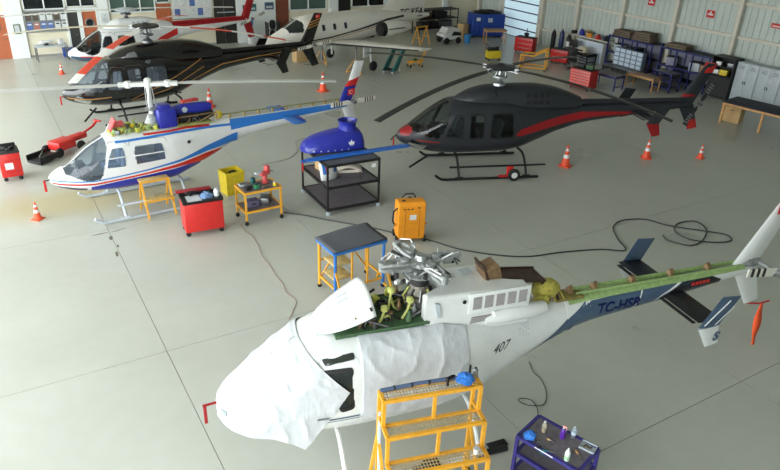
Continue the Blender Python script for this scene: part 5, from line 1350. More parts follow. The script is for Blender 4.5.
bottle('squeeze_bottle', 'clear bottle with yellow liquid on indigo trolley', PT, on(543.5, 432), bp, GLSP, [(.016, .185), (.016, .21), (.008, .215)], WHITE, liquid=([(.03, .004), (.036, .012), (.036, .09)], mat('amber_liquid', (226, 184, 92), .3)))
q = bottle('spray_bottle', 'purple trigger spray bottle on indigo trolley', PT, on(562, 438), bp, mat('violet_plastic', (88, 40, 150), .35), [(.015, .185), (.015, .205)], WHITE)
MB().box(.015, 0, .225, .07, .025, .03, bev=.006).box(.045, 0, .2, .012, .02, .05, bev=.004).build('trigger', mat('pink_plastic', (226, 160, 160), .4), q)
bottle('water_bottle', 'transparent water bottle with pale label on indigo trolley', PT, on(573, 437), bp, GLSP, [(.016, .185), (.016, .21)], GREYW, liquid=([(.041, .06), (.041, .12)], PALEB))
bottle('squeeze_bottle', 'white bottle with green label on indigo trolley', PT, on(566.5, 460), bp, WHITE, [(.016, .185), (.016, .21), (.01, .225)], WHITE, liquid=([(.041, .03), (.041, .09)], mat('pale_green_label', (150, 196, 150), .5)))
q = loose('rag', 'bright blue rag heaped at the corner of indigo trolley', 'rag', None, PT, on(530, 436.5, .91), .2); crumple(.085, .09, 21).build('cloth', RAG, q)
q = loose('parts_tray', 'clear plastic parts tray on indigo trolley', 'tray', None, PT, on(588, 448), .1)
MB().box(0, 0, .004, .22, .17, .006).box(0, .085, .02, .22, .006, .035).box(0, -.085, .02, .22, .006, .035).box(.11, 0, .02, .006, .17, .035).box(-.11, 0, .02, .006, .17, .035).build('tray', GREYW, q, smooth=0)
for k in range(4): MB().box(-.05 + .03 * k, .02 * (k % 2), .016, .025, .06, .015, rz=k).build('small_part', [BRONZE, STEEL][k % 2], q, smooth=0)
smalls = [('screwdriver', 'black screwdriver', (537, 442), BLACKM, .16, .4), ('pliers', 'dark pliers', (541, 447), DSTEEL, .15, 1.2), ('air_hose', 'teal air hose end', (548, 452), TEALP, .2, .5), ('brush', 'wooden brush', (578, 455), WOOD, .16, -.6), ('scraper', 'steel scraper', (571, 452), STEEL, .12, .9), ('paint_brush', 'pale brush', (550, 441), CARDB, .1, 0.2)]
for nm, lb, (px, py), m_, L, rz in smalls:
    q = loose(nm, lb + ' lying on top of indigo trolley', nm.split('_')[-1], None, PT, on(px, py), rz)
    MB().tube([(-L / 2, 0, .014), (-.01, .004, .016), (0, 0, .014)], [.013, .014, .01], 8).build('handle', m_, q)
    MB().tube([(0, 0, .014), (L / 2, .01, .01)], .006, 6).box(L / 2, .01, .01, .03, .03, .01).build('blade', STEEL, q)
for i, (x, y, m_, lb) in enumerate([(-.2, 0, TEALP, 'teal round tin'), (.1, .05, mat('rust_tin', (130, 84, 60), .6), 'rusty brown tin')]):
    q = loose('tin', lb + ' on middle shelf of indigo trolley', 'tin', None, PT, (x, y, .562), 0)
    MB().lathe([(.06, 0), (.06, .11), (.055, .115)], (0, 0, 0), 16).build('body', m_, q); MB().lathe([(.062, .11), (.062, .125)], (0, 0, 0), 16).build('lid', GREYW, q)
q = tag(MB().box(6.02, 6.1, .012, .34, .14, .02, rz=-.15, bev=.004).build('rubber_pad', RUBBER), 'flat black rubber pad on the floor by the rear skid end', 'pad')

# hoses and wires on the floor
def hose(name, label, pts, r, m, cat='hose', z=None):
    P = [G(*p) for p in pts]; out = []
    for i in range(len(P) - 1):
        a, b_, c, d = P[max(0, i - 1)], P[i], P[i + 1], P[min(len(P) - 1, i + 2)]
        for k in range(8):
            t_ = k / 8
            out.append(.5 * ((2 * b_) + (c - a) * t_ + (2 * a - 5 * b_ + 4 * c - d) * t_ ** 2 + (3 * b_ - a - 3 * c + d) * t_ ** 3))
    out.append(P[-1])
    for i, v in enumerate(out): v.z = r + .002
    return tag(MB().tube(out, r, 6).build(name, m), label, cat)
HOSE = mat('dark_grey_hose', (56, 60, 60), .6)
hose('air_hose', 'dark air hose trailing and coiled beside the masked helicopter tail', [(283, 213), (305, 216), (330, 221), (370, 228), (396, 234), (430, 241), (460, 250), (500, 256), (530, 257), (560, 253), (600, 250), (625, 251), (618, 240), (613, 228), (622, 221), (645, 220), (668, 226), (700, 231), (725, 235), (731, 241), (715, 243), (690, 240), (675, 232), (678, 224), (695, 222), (706, 230), (702, 241), (690, 246), (668, 241), (663, 236)], .018, HOSE)
hose('cord', 'thin reddish cord lying wavy on the floor behind the red trolley', [(240, 224), (246, 232), (252, 236), (259, 247), (262, 256), (270, 266), (276, 276), (283, 284), (286, 292), (296, 301), (293, 311), (289, 320)], .006, mat('faded_red_cord', (150, 112, 100), .7), 'cord')
hose('cord', 'thin brown wire running from yellow trolley to the black cart', [(262, 165), (275, 162), (290, 158), (298, 150), (296, 142), (305, 138)], .006, mat('brown_wire', (130, 112, 96), .7), 'cord')
hose('cord', 'thin black wire looped on the floor under the swoosh striped boom', [(529, 362), (533, 372), (541, 380), (546, 392), (544, 404), (532, 406), (521, 403), (519, 399), (530, 400), (537, 408), (538, 418)], .006, BLACKM, 'cord')

# red low dolly behind the white-blue helicopter nose
t = thing('skid_dolly', 'low red wheeled dolly with black tray lying behind the blue bellied helicopter nose', 'dolly', (1.5, 23.4, 0), .62)
MB().box(-.55, -.1, .1, .8, .6, .08, bev=.02, rot=Matrix.Rotation(-.1, 3, 'Y')).box(-.55, .19, .18, .8, .03, .16, bev=.01).box(-.55, -.39, .18, .8, .03, .16, bev=.01).build('tray', BLACKM, t)
MB().box(.3, 0, .3, .7, .55, .3, bev=.05).box(.9, 0, .36, .7, .3, .16, bev=.03).build('body', REDP, t)
MB().tube([(1.2, 0, .4), (1.7, .05, .5), (1.9, .05, .62)], .04, 8).box(1.95, .05, .64, .08, .3, .05, bev=.01).build('tow_handle', REDP, t)
for x in (-.1, .8):
    for y in (-.3, .3): MB().lathe([(.05, -.05), (.14, -.05), (.16, 0), (.14, .05), (.05, .05)], (x, y, .16), 16, axis='Y').build('wheel', RUBBER, t)
MB().bar((-.8, -.2, .22), (-.4, .1, .24), .02).build('chrome_bar', ALU, t)
# timber block and pallet under black tail
p = G(302, 62)
t = thing('carton', 'tall brown carton standing below the black helicopter tail fin', 'box', (p.x, p.y, 0), .1)
MB().box(0, .2, .3, .68, .5, .6, bev=.01).build('body', CARDB, t); MB().box(0, .2, .603, .06, .5, .004).build('tape', BROWN, t, smooth=0)
# ================================================================== furniture along the walls
def rack(name, label, loc, rz, w, d, h, zs, m, shelf_m, group=None, cat='rack', back=None):
    t = thing(name, label, cat, loc, rz, group)
    for x in (-w / 2, w / 2):
        for y in (-d / 2, d / 2): MB().box(x, y, h / 2, .05, .05, h).build('post', m, t, smooth=0)
    for z in zs:
        MB().box(0, 0, z, w, d, .03).build('shelf', shelf_m, t, smooth=0)
        for s in (-1, 1): MB().box(0, s * d / 2, z, w, .04, .06).build('beam', m, t, smooth=0)
    if back: MB().box(0, d / 2 - .02, h / 2, w - .06, .01, h - .1).build('back_panel', back, t, smooth=0)
    return t
def table(name, label, loc, rz, w, d, h, m, top_m, cat='table', th=.04, leg=.05, group=None, rail=True):
    t = thing(name, label, cat, loc, rz, group)
    MB().box(0, 0, h - th / 2, w, d, th, bev=.006).build('table_top', top_m, t)
    for x in (-w / 2 + leg, w / 2 - leg):
        for y in (-d / 2 + leg, d / 2 - leg): MB().box(x, y, (h - th) / 2, leg, leg, h - th).build('leg', m, t, smooth=0)
    if rail:
        for s in (-1, 1):
            MB().box(0, s * (d / 2 - leg), h - th - .05, w - 2 * leg, .03, .08).build('apron', m, t, smooth=0)
            MB().box(s * (w / 2 - leg), 0, h - th - .05, .03, d - 2 * leg, .08).build('apron', m, t, smooth=0)
            MB().box(s * (w / 2 - leg), 0, .18, .03, d - 2 * leg, .04).build('stretcher', m, t, smooth=0)
    return t
def chest(name, label, loc, rz, w, d, h, m, n, face=None, cat='tool chest', top=None):
    t = thing(name, label, cat, loc, rz)
    MB().box(0, 0, h / 2 + .06, w, d, h - .1, bev=.015).build('body', m, t)
    for k in range(n):
        z = .14 + (h - .16) * (k + .5) / n; dh = (h - .2) / n - .025
        o = MB().box(0, -d / 2 - .006, z, w - .05, .014, dh, bev=.004).build('drawer', face or m, t)
        MB().tube([(-w * .3, -d / 2 - .03, z + dh * .3), (w * .3, -d / 2 - .03, z + dh * .3)], .009, 6).build('handle', ALU, o)
    MB().box(0, 0, h + .02, w + .02, d + .02, .02).build('top_mat', top or RUBBER, t, smooth=0)
    casters(t, (-w * .4, w * .4), (-d * .38, d * .38), .05)
    return t
def put(name, label, cat, p, rz, parts, group=None):
    t = thing(name, label, cat, p, rz, group)
    for nm, mb_, m_ in parts: mb_.build(nm, m_, t)
    return t
XF = WX - .35
FR = -pi / 2
# --- far corner
t = rack('storage_rack', 'black steel storage rack with dark crates in the hangar corner', (26.2, 37.7, 0), .05, 3.1, .8, 1.55, (.35, .95, 1.5), BLACKM, BLACKM)
for i, (x, z, w) in enumerate([(-1.0, .365, .7), (-.2, .365, .6), (.8, .365, .8), (-.9, .965, .8), (.3, .965, .9)]):
    put('crate', ['dark crate on bottom shelf of black corner rack, at its left', 'narrow dark crate on bottom shelf of black corner rack', 'wide grey crate on bottom shelf of black corner rack', 'brown crate on upper shelf of black corner rack', 'long dark crate on upper shelf of black corner rack'][i], 'crate', (26.2 + x, 37.7 + x * .05, z + .017), .05,
        [('body', MB().box(0, 0, .18, w, .55, .36, bev=.02), [DARKIN, BLACKM, STEEL, BROWN, DARKIN][i]), ('lid', MB().box(0, 0, .37, w + .02, .57, .03), DSTEEL)], 'crates in the black corner rack')
p = G(452, 44)
t = thing('tow_tractor', 'small white tow tractor with dark band parked by the blue container', 'tractor', (p.x, p.y + .4, 0), .0)
MB().box(0, 0, .45, 1.35, .8, .4, bev=.09).build('body', WHITE, t)
MB().prism([(-.55, -.36, .62), (.62, -.36, .62), (.5, -.36, .9), (-.3, -.36, .95)], (0, .72, 0)).build('hood', WHITE, t)
MB().prism([(-.1, -.41, .5), (.66, -.41, .48), (.6, -.41, .66), (.1, -.41, .74)], (0, .02, 0)).build('dark_band', BLACKM, t, smooth=0)
MB().box(-.66, 0, .36, .1, .7, .16, bev=.03).build('bumper', DSTEEL, t)
MB().tube([(-.28, 0, .9), (-.42, 0, 1.08)], .02, 6).build('steering_column', BLACKM, t)
for x in (-.42, .45):
    for y in (-.4, .4): MB().lathe([(.05, -.07), (.17, -.07), (.2, 0), (.17, .07), (.05, .07)], (x, y, .2), 16, axis='Y').build('wheel', RUBBER, t)
p = G(467, 43)
put('bucket', 'light blue plastic bucket beside the white tow tractor', 'bucket', (p.x, p.y, 0), 0, [('body', MB().lathe([(.16, 0), (.22, .5), (.2, .5), (.14, .03)], (0, 0, 0), 18), mat('bright_blue_plastic', (48, 128, 190), .45)), ('rim', MB().lathe([(.225, .48), (.23, .52), (.2, .52)], (0, 0, 0), 18), mat('bright_blue_plastic', (48, 128, 190), .45))])
p = G(465, 38)
put('carton', 'tan carton standing behind the light blue bucket', 'box', (p.x, p.y + .3, 0), .3, [('body', MB().box(0, 0, .42, .55, .5, .84, bev=.01), CARDB), ('tape', MB().box(0, 0, .843, .06, .5, .004), BROWN)])
t = thing('container', 'large blue steel container with black tarpaulin on top, next to the roll-up door', 'container', (28.7, 35.55, 0), -.35)
MB().box(0, 0, .78, 2.2, 1.1, 1.35, bev=.02).build('body', BLUEC, t)
for k in range(7): MB().box(-.95 + k * .32, -.565, .78, .08, .04, 1.25).build('rib', BLUEC, t, smooth=0)
MB().box(-.7, -.59, 1.15, .26, .01, .2).build('white_notice', WHITE, t, smooth=0)
MB().box(.1, -.59, 1.1, .3, .01, .26).build('grey_notice', GREYW, t, smooth=0)
m = crumple(.62, .2, 33, 18)
m.v = [(x * 1.5, y * .75, z + 1.46) for x, y, z in m.v]; m.build('tarpaulin', BLACKM, t)
for x in (-.9, .9): MB().box(x, 0, .06, .2, .9, .1).build('skid_runner', DSTEEL, t, smooth=0)
table('work_table', 'light wooden table standing before the blue container', tuple(G(494, 43)), -.4, 1.35, .7, .84, WOOD, mat('brown_board', (150, 122, 100), .6))
# yellow trestles and teal stand below the jet wing
p = G(421, 44)
t = thing('trestle', 'tall yellow trestle standing behind the jet tail', 'trestle', (p.x, p.y, 0), .2)
for x in (-.4, .4):
    MB().bar((x, -.35, 0), (x, 0, 1.0), .05).build('leg', YELP, t, smooth=0); MB().bar((x, .35, 0), (x, 0, 1.0), .05).build('leg', YELP, t, smooth=0)
    MB().bar((x, -.2, .42), (x, .2, .42), .04).build('brace', YELP, t, smooth=0)
MB().box(0, 0, 1.02, 1.0, .1, .06).build('beam', YELP, t, smooth=0)
p = G(397, 73)
t = thing('wing_stand', 'teal wheeled stand tilted under the jet wing tip', 'stand', (p.x - .1, p.y + .3, 0), .5)
MB().prism([(-.5, -.3, .12), (.0, -.3, .12), (.75, -.3, 1.0), (.45, -.3, 1.05)], (0, .06, 0)).build('side_frame', TEALP, t, smooth=0)
MB().prism([(-.5, .24, .12), (.0, .24, .12), (.75, .24, 1.0), (.45, .24, 1.05)], (0, .06, 0)).build('side_frame', TEALP, t, smooth=0)
MB().box(.6, 0, 1.05, .5, .7, .06, bev=.01).build('cradle', TEALP, t)
MB().box(-.2, 0, .14, .6, .5, .06).build('base', DSTEEL, t, smooth=0)
casters(t, (-.4, .3), (-.25, .25), .07, WHITE)
p = G(418, 68)
t = thing('jack_dolly', 'low gold wheeled jack dolly beside the teal wing stand', 'jack', (p.x, p.y + .3, 0), -.2)
MB().box(0, 0, .28, .9, .12, .1, bev=.02).build('beam', YELP, t); MB().bar((.3, 0, .3), (.6, .1, .75), .06).build('handle', YELP, t, smooth=0)
MB().bar((-.3, -.2, .08), (-.1, 0, .35), .05).build('leg', YELP, t, smooth=0); MB().bar((-.3, .2, .08), (-.1, 0, .35), .05).build('leg', YELP, t, smooth=0); MB().bar((.3, -.2, .08), (.15, 0, .35), .05).build('leg', YELP, t, smooth=0); MB().bar((.3, .2, .08), (.15, 0, .35), .05).build('leg', YELP, t, smooth=0)
MB().lathe([(.12, .33), (.14, .38), (.06, .44)], (0, 0, 0), 14).build('saddle', DGREEN, t)
casters(t, (-.32, .32), (-.2, .2), .06)

# --- machines before the right wall
p = G(496, 61)
t = thing('compressor', 'yellow compressor with dark motor standing on the open floor', 'compressor', (p.x, p.y + .3, 0), -.3)
MB().box(0, 0, .32, .8, .5, .42, bev=.06).build('tank', YELB, t); MB().box(-.1, 0, .6, .5, .3, .18, bev=.04).lathe([(.1, 0), (.1, .2)], (.2, 0, .52), 12).build('motor', BLACKM, t)
MB().tube([(-.38, -.2, .5), (-.38, -.2, .85), (-.38, .2, .85), (-.38, .2, .5)], .02, 6).build('handle', DSTEEL, t); casters(t, (-.3, .3), (-.2, .2), .06)
t = chest('tool_chest', 'plain red tool chest with black grinder on top near the roll-up door', tuple(G(524, 54) + Vector((.3, .3, 0))), FR + .4, 1.15, .6, .88, REDP, 3)
q = loose('bench_grinder', 'black bench grinder standing on the plain red tool chest', 'grinder', None, t, (.0, 0, .91), 0)
MB().lathe([(.05, -.14), (.08, -.1), (.08, .1), (.05, .14)], (0, 0, .16), 14, axis='X').box(0, 0, .04, .2, .16, .08, bev=.02).build('motor', BLACKM, q); MB().lathe([(.02, 0), (.02, .3)], (0, 0, .2), 8).build('lamp_post', BLACKM, q)
a_, b_ = G(520, 69), G(545, 73)
t = thing('engine_stand', 'yellow tubular engine stand between the red tool chests', 'engine stand', ((a_.x + b_.x) / 2 + .35, (a_.y + b_.y) / 2 + .35, 0), -.9)
for x in (-.65, .65):
    for y in (-.4, .4): MB().tube([(x, y, .1), (x, y, 1.1 if x > 0 else .75)], .04, 8).build('post', YELP, t)
    MB().tube([(x, -.4, .12), (x, .4, .12)], .04, 8).build('foot_rail', YELP, t)
for y in (-.4, .4):
    MB().tube([(-.65, y, .75), (0, y, .75), (.65, y, 1.1)], .04, 8).build('upper_rail', YELP, t); MB().tube([(-.65, y, .14), (.65, y, .14)], .035, 8).build('lower_rail', YELP, t)
for x in (-.65, 0, .65): MB().tube([(x, -.4, .75 if x < .5 else 1.1), (x, .4, .75 if x < .5 else 1.1)], .035, 8).build('cross_rail', YELP, t)
casters(t, (-.65, .65), (-.4, .4), .05)
for i, (px, py, hh) in enumerate([(543, 54, 1.35), (551, 56, 1.45), (558, 58, 1.3)]):
    p = G(px, py)
    t = thing('gas_cylinder', ['dark gas cylinder nearest the roll-up door', 'navy gas cylinder between two others', 'black gas cylinder with white label'][i], 'gas cylinder', (p.x + .9, p.y + .25, 0), 0, 'gas cylinders along the wall')
    MB().lathe([(.13, 0), (.14, .02), (.14, hh - .3), (.1, hh - .16), (.04, hh - .1), (.04, hh - .06)], (0, 0, 0), 16).build('body', [DARKIN, mat('navy_cylinder', (36, 48, 92), .4), BLACKM][i], t)
    MB().lathe([(.025, hh - .07), (.05, hh - .04), (.05, hh - .01), (.02, hh)], (0, 0, 0), 10).build('valve', BRONZE, t)
    if i == 2: MB().lathe([(.142, .55), (.142, .85)], (0, 0, 0), 16).build('label_band', WHITE, t)
chest('tool_chest', 'low red tool chest behind the yellow engine stand', tuple(G(557, 65) + Vector((.5, .3, 0))), FR + .35, 1.0, .6, .75, REDP, 2)
SLT = mat('pale_red_drawer', (226, 120, 116), .4)
RC = chest('tool_chest', 'bright red tool chest with many slatted pale drawers', tuple(G(581, 91) + Vector((.35, .3, 0))), FR + .15, 1.15, .65, .95, REDP, 6, SLT)
for (x, y, lb, mm) in [(-.2, 0, 'dark toolbox on the slatted red chest', BLACKM), (.25, .05, 'green toolbox on the slatted red chest', DGREEN)]:
    q = loose('toolbox', lb, 'toolbox', None, RC, (x, y, .982), .1); MB().box(0, 0, .09, .36, .22, .18, bev=.02).build('body', mm, q); MB().tube([(-.1, 0, .18), (-.1, 0, .24), (.1, 0, .24), (.1, 0, .18)], .01, 6).build('handle', STEEL, q)
p = G(568, 71)
t = thing('office_chair', 'black swivel office chair beside the slatted red chest', 'chair', (p.x + .4, p.y + .2, 0), .8)
MB().box(0, 0, .48, .48, .48, .09, bev=.03).build('seat', BLACKM, t); MB().box(.22, 0, .82, .08, .44, .5, bev=.03).build('backrest', BLACKM, t); MB().tube([(0, 0, .1), (0, 0, .45)], .03, 8).build('gas_column', STEEL, t)
for k in range(5):
    a = k * 2 * pi / 5
    MB().bar((0, 0, .12), (.28 * cos(a), .28 * sin(a), .07), .04).build('base_arm', BLACKM, t, smooth=0); MB().lathe([(.01, -.015), (.03, -.015), (.03, .015), (.01, .015)], (.28 * cos(a), .28 * sin(a), .03), 8, axis='X').build('caster', RUBBER, t)
p = G(606, 91)
table('work_table', 'indigo low steel table beside the slatted red chest', (p.x + .5, p.y + .5, 0), FR + .12, 1.5, .8, .72, PURP, TABTOP)
p = G(641, 92)
table('work_table', 'light wooden trestle table between indigo table and blue trolley', (p.x + .55, p.y + .45, 0), FR + .1, 1.55, .7, .68, WOOD, mat('brown_board', (150, 122, 100), .6))
# work bench with monitor and helmet
BN = table('work_bench', 'dark work bench with monitor and helmet against the ribbed wall', (28.9, 27.3, 0), FR, 2.0, .8, .62, BLACKM, DSTEEL)
q = loose('monitor', 'black monitor on the dark work bench', 'monitor', None, BN, (-.6, .1, .62), .2); MB().box(0, 0, .32, .55, .05, .36, bev=.01).build('screen', BLACKM, q); MB().box(0, .02, .08, .05, .05, .16).box(0, 0, .01, .24, .18, .02).build('foot', BLACKM, q)
q = loose('helmet', 'cream helmet case on the dark work bench', 'helmet', None, BN, (.3, -.05, .62), .2)
Loft([(-.3, .12, 0, .12, 2), (-.24, .26, 0, .22, 2.2), (0, .34, 0, .26, 2.3), (.24, .26, 0, .22, 2.2), (.3, .12, 0, .12, 2)], .1).grid(16, 24)[0].build('shell', mat('cream_plastic', (210, 202, 176), .45), q); MB().box(0, -.25, .12, .3, .03, .08, bev=.01).build('visor', BLACKM, q)
put('drawer_unit', 'white drawer unit with dark slots under the dark work bench', 'drawer unit', (28.9, 26.75, 0), FR, [('body', MB().box(0, 0, .22, .6, .5, .44, bev=.01), GREYW)] + [('drawer', MB().box(0, -.255, .09 + k * .13, .5, .015, .09), DSTEEL) for k in range(3)])
def yz(px, py, X):
    d = ray(px, py); k = X / d.x
    return d.y * k, CAM_H + d.z * k
# pigeonhole cabinets
def pigeon(label, yc, xw, z0, w, h, nx, nz, m):
    t = thing('bin_cabinet', label, 'cabinet', (xw, yc, z0), FR)
    MB().box(0, 0, h / 2, w, .3, h, bev=.008).build('body', m, t)
    for i in range(nx):
        for k in range(nz):
            MB().box(-w / 2 + w * (i + .5) / nx, -.155, h * (k + .5) / nz, w / nx * .78, .02, h / nz * .78, bev=.004).build('bin_front', PALEB, t, smooth=0)
    return t
ya, za = yz(616, 46, 29.0); yb_, zb_ = yz(644, 54, 29.0)
b1 = pigeon('pale bin cabinet with many small fronts on the grey bench', (ya + yb_) / 2, 29.12, .43, ya - yb_, (za + zb_) / 2 - .43, 5, 4, mat('grey_blue_cabinet', (110, 124, 142), .5))
pigeon('white bin cabinet behind the dark work bench', 27.25, 29.75, 0, 1.9, 1.12, 6, 3, WHITE)
table('work_bench', 'grey bench carrying the pale bin cabinet', (28.85, (ya + yb_) / 2, 0), FR, 2.3, .85, .42, DSTEEL, STEEL)
# wall shelf with odds and ends
t = thing('wall_shelf', 'long grey wall shelf between two cream columns', 'shelf', (WX - .5, 27.7, 1.22), FR)
MB().box(0, 0, 0, 2.9, .6, .05).build('board', GIRT, t, smooth=0)
for x in (-1.3, 0, 1.3): MB().bar((x, .26, -.07), (x, -.2, -.03), .04).build('bracket', GIRT, t, smooth=0)
WS = t
odd = [('blanket', 'folded dark blanket', DARKIN, .5, .16), ('blanket', 'white folded blanket', WHITE, .4, .22), ('bag', 'blue canvas bag', BLUEP, .6, .3), ('hat_box', 'tan round hat box', CARDB, .35, .26), ('bag', 'orange bag', ORAP, .45, .2), ('blanket', 'grey folded cover', STEEL, .5, .18), ('bag', 'red bag', REDP, .4, .22), ('blanket', 'navy folded cover', NAVYP, .5, .2), ('bag', 'black bag', BLACKM, .4, .24)]
for i, (nm, lb, m_, w, hh) in enumerate(odd):
    x = -1.25 + i * .31; z = .03
    q = loose(nm, lb + ' on the grey wall shelf', nm.split('_')[-1], None, WS, (x, -.12 + .2 * (i % 2), z), .2 * (i % 3))
    if nm == 'hat_box': MB().lathe([(.15, 0), (.16, .02), (.16, hh), (.1, hh + .03)], (0, 0, 0), 18).build('body', m_, q); MB().lathe([(.165, hh - .08), (.165, hh - .01)], (0, 0, 0), 18).build('lid_rim', BROWN, q)
    elif nm == 'blanket':
        for k in range(3): MB().box(.01 * k, 0, hh * (k + .5) / 3, .3, .24 - .02 * k, hh / 3 * .96, bev=.02).build('fold', m_, q)
    else: crumple(.17, hh, 50 + i).build('body', m_, q); MB().tube([(-.08, 0, hh * .8), (-.04, 0, hh + .06), (.04, 0, hh + .06), (.08, 0, hh * .8)], .01, 6).build('strap', BLACKM, q)
# blue racks with bales
def blue_rack(label, y0, y1, h, n):
    t = thing('storage_rack', label, 'rack', (WX - .75, (y0 + y1) / 2, 0), FR, 'blue racks on the ribbed wall')
    w = y1 - y0
    for i in range(n + 1):
        for y in (-.4, .4): MB().box(-w / 2 + w * i / n, y, h / 2, .06, .06, h).build('post', BLUER, t, smooth=0)
    for z in (.3, h * .5, h - .05):
        MB().box(0, 0, z, w, .8, .03).build('shelf', DARKIN, t, smooth=0)
        for s in (-1, 1): MB().box(0, s * .4, z, w, .05, .07).build('beam', BLUER, t, smooth=0)
    for i in range(n): MB().box(-w / 2 + w * (i + .5) / n, .38, h * .5, w / n - .08, .01, h - .2).build('back_panel', mat('pale_lilac_sheet', (112, 114, 132), .6), t, smooth=0)
    return t
r1 = blue_rack('tall blue rack under two brown bale stacks', 22.95, 25.85, 1.75, 3)
r2 = blue_rack('blue rack with one flat bale on top, beside the black cabinet', 19.6, 22.4, 1.78, 3)
for i, (rk, x, n, lb) in enumerate([(r1, -.75, 3, 'brown folded bales stacked on the tall blue rack, lower stack'), (r1, .55, 4, 'brown folded bales stacked on the tall blue rack, higher stack'), (r2, -.7, 2, 'flat grey brown bale on the shorter blue rack')]):
    hh = (1.75 if rk is r1 else 1.78) - .02
    q = loose('bale', lb, 'bale', None, rk, (x, 0, hh), .05)
    for k in range(n): MB().box(.02 * (k % 2), .01 * k, .06 + k * .11, 1.15 - .06 * k, .7, .105, bev=.03).build('layer', TARP, q)
for i, (rk, x, z, m_, lb) in enumerate([(r1, -.9, .9, GREYW, 'grey box on the tall blue rack, middle shelf'), (r1, .2, .9, DARKIN, 'dark box on the tall blue rack, middle shelf'), (r1, .9, .32, TARP, 'brown box on the tall blue rack, bottom shelf'), (r2, .45, .91, GREYW, 'grey white box on the shorter blue rack'), (r2, 1.05, .91, mat('tan_leather', (150, 112, 84), .6), 'tan case on the shorter blue rack'), (r2, -.5, .32, DARKIN, 'dark box on the bottom of the shorter blue rack'), (r2, -.95, .91, mat('lilac_case', (140, 140, 160), .6), 'lilac case on the shorter blue rack')]):
    q = loose('storage_box', lb, 'box', None, rk, (x, 0, z), .1 * i)
    MB().box(0, 0, .2, .5, .5, .4, bev=.02).build('body', m_, q); MB().box(0, 0, .41, .52, .52, .03).build('lid', DSTEEL, q)
p = G(664, 93)
t = rack('shelf_trolley', 'blue shelf trolley with grey top beside wooden trestle table', (p.x + .45, p.y + .4, 0), FR, 1.1, .7, .9, (.2, .55, .88), BLUER, STEEL, cat='trolley')
casters(t, (-.5, .5), (-.3, .3), .05)
# black cabinet with yellow basket
t = thing('open_cabinet', 'tall black open cabinet with yellow basket next to grey lockers', 'cabinet', (WX - .75, 18.95, 0), FR)
BKC = t
for x in (-.55, .55): MB().box(x, 0, .95, .04, .7, 1.9).build('side_panel', BLACKM, t, smooth=0)
MB().box(0, .33, .95, 1.1, .03, 1.9).build('back_panel', BLACKM, t, smooth=0)
for z in (.06, 1.05, 1.45, 1.88): MB().box(0, 0, z, 1.1, .68, .04).build('shelf', BLACKM, t, smooth=0)
MB().box(0, -.34, .55, 1.06, .03, .9).build('lower_door', BLACKM, t, smooth=0)
for (x, z, lb, m_, s) in [(.05, 1.08, 'yellow basket in the tall black cabinet', YELB, .3), (-.3, 1.48, 'white carton in the tall black cabinet, upper shelf', WHITE, .2), (.3, 1.48, 'grey carton in the tall black cabinet, upper shelf', STEEL, .24), (-.35, 1.08, 'white bag in the tall black cabinet, lower shelf', WHITE, .22)]:
    q = loose('basket' if 'basket' in lb else 'bag' if 'bag' in lb else 'carton', lb, 'basket' if 'basket' in lb else 'bag' if 'bag' in lb else 'box', None, BKC, (x, -.15, z - .005), .2)
    MB().box(0, 0, s * .4, s * 1.2, s, s * .8, bev=.02).build('body', m_, q); MB().box(0, 0, s * .8, s * 1.24, s * 1.04, .02).build('rim', m_, q)
for i, (y, lb) in enumerate([(17.82, 'grey two door steel locker beside the black open cabinet'), (16.74, 'grey two door steel locker at the far end of the locker row'), (15.66, 'grey steel locker standing past the wooden table')]):
    t = thing('locker', lb, 'locker', (WX - .62, y, 0), FR, 'grey lockers on the ribbed wall')
    MB().box(0, 0, .93, 1.06, .55, 1.78, bev=.01).build('body', GREYW, t)
    for s in (-1, 1):
        d = MB().box(s * .262, -.28, .93, .5, .02, 1.7, bev=.004).build('door', GREYW, t)
        MB().box(s * .05, -.3, .95, .03, .03, .14, bev=.006).build('handle', BLACKM, d)
        for k in range(3): MB().box(s * .262, -.293, 1.55 + k * .06, .24, .006, .015).build('vent_slot', DSTEEL, d, smooth=0)
    MB().box(-.1 if i == 0 else .1, -.296, 1.3, .2, .005, .24).build('paper_notice', PAPER, t, smooth=0)
# big wooden table with carton underneath
t = table('work_table', 'long wooden work table with black cloth top in front of the grey lockers', (26.95, 14.65, 0), FR + .14, 3.6, 1.35, .92, WOOD, mat('navy_black_cloth', (40, 44, 56), .8), th=.05, leg=.09, rail=False)
MB().box(1.15, 0, .925, 1.2, 1.3, .012).build('bare_board', mat('grey_board', (150, 146, 138), .6), t, smooth=0)
for s in (-1, 1):
    MB().box(0, s * .62, .83, 3.5, .05, .1).build('apron', WOOD, t, smooth=0); MB().box(s * 1.74, 0, .83, .05, 1.3, .1).build('apron', WOOD, t, smooth=0)
    MB().bar((-1.7, s * .6, .4), (-1.3, s * .6, .8), .05).build('knee_brace', WOOD, t, smooth=0)
MB().box(-.1, -.58, .4, .09, .09, .8).build('leg', WOOD, t, smooth=0)
p = G(733, 124)
put('carton', 'brown carton with dark hand hole under the long wooden table', 'box', (p.x + .35, p.y + .3, 0), FR + .2, [('body', MB().box(0, 0, .32, .7, .5, .64, bev=.01), CARDB), ('hand_hole', MB().box(0, -.252, .5, .1, .006, .03, bev=.002), BLACKM)])

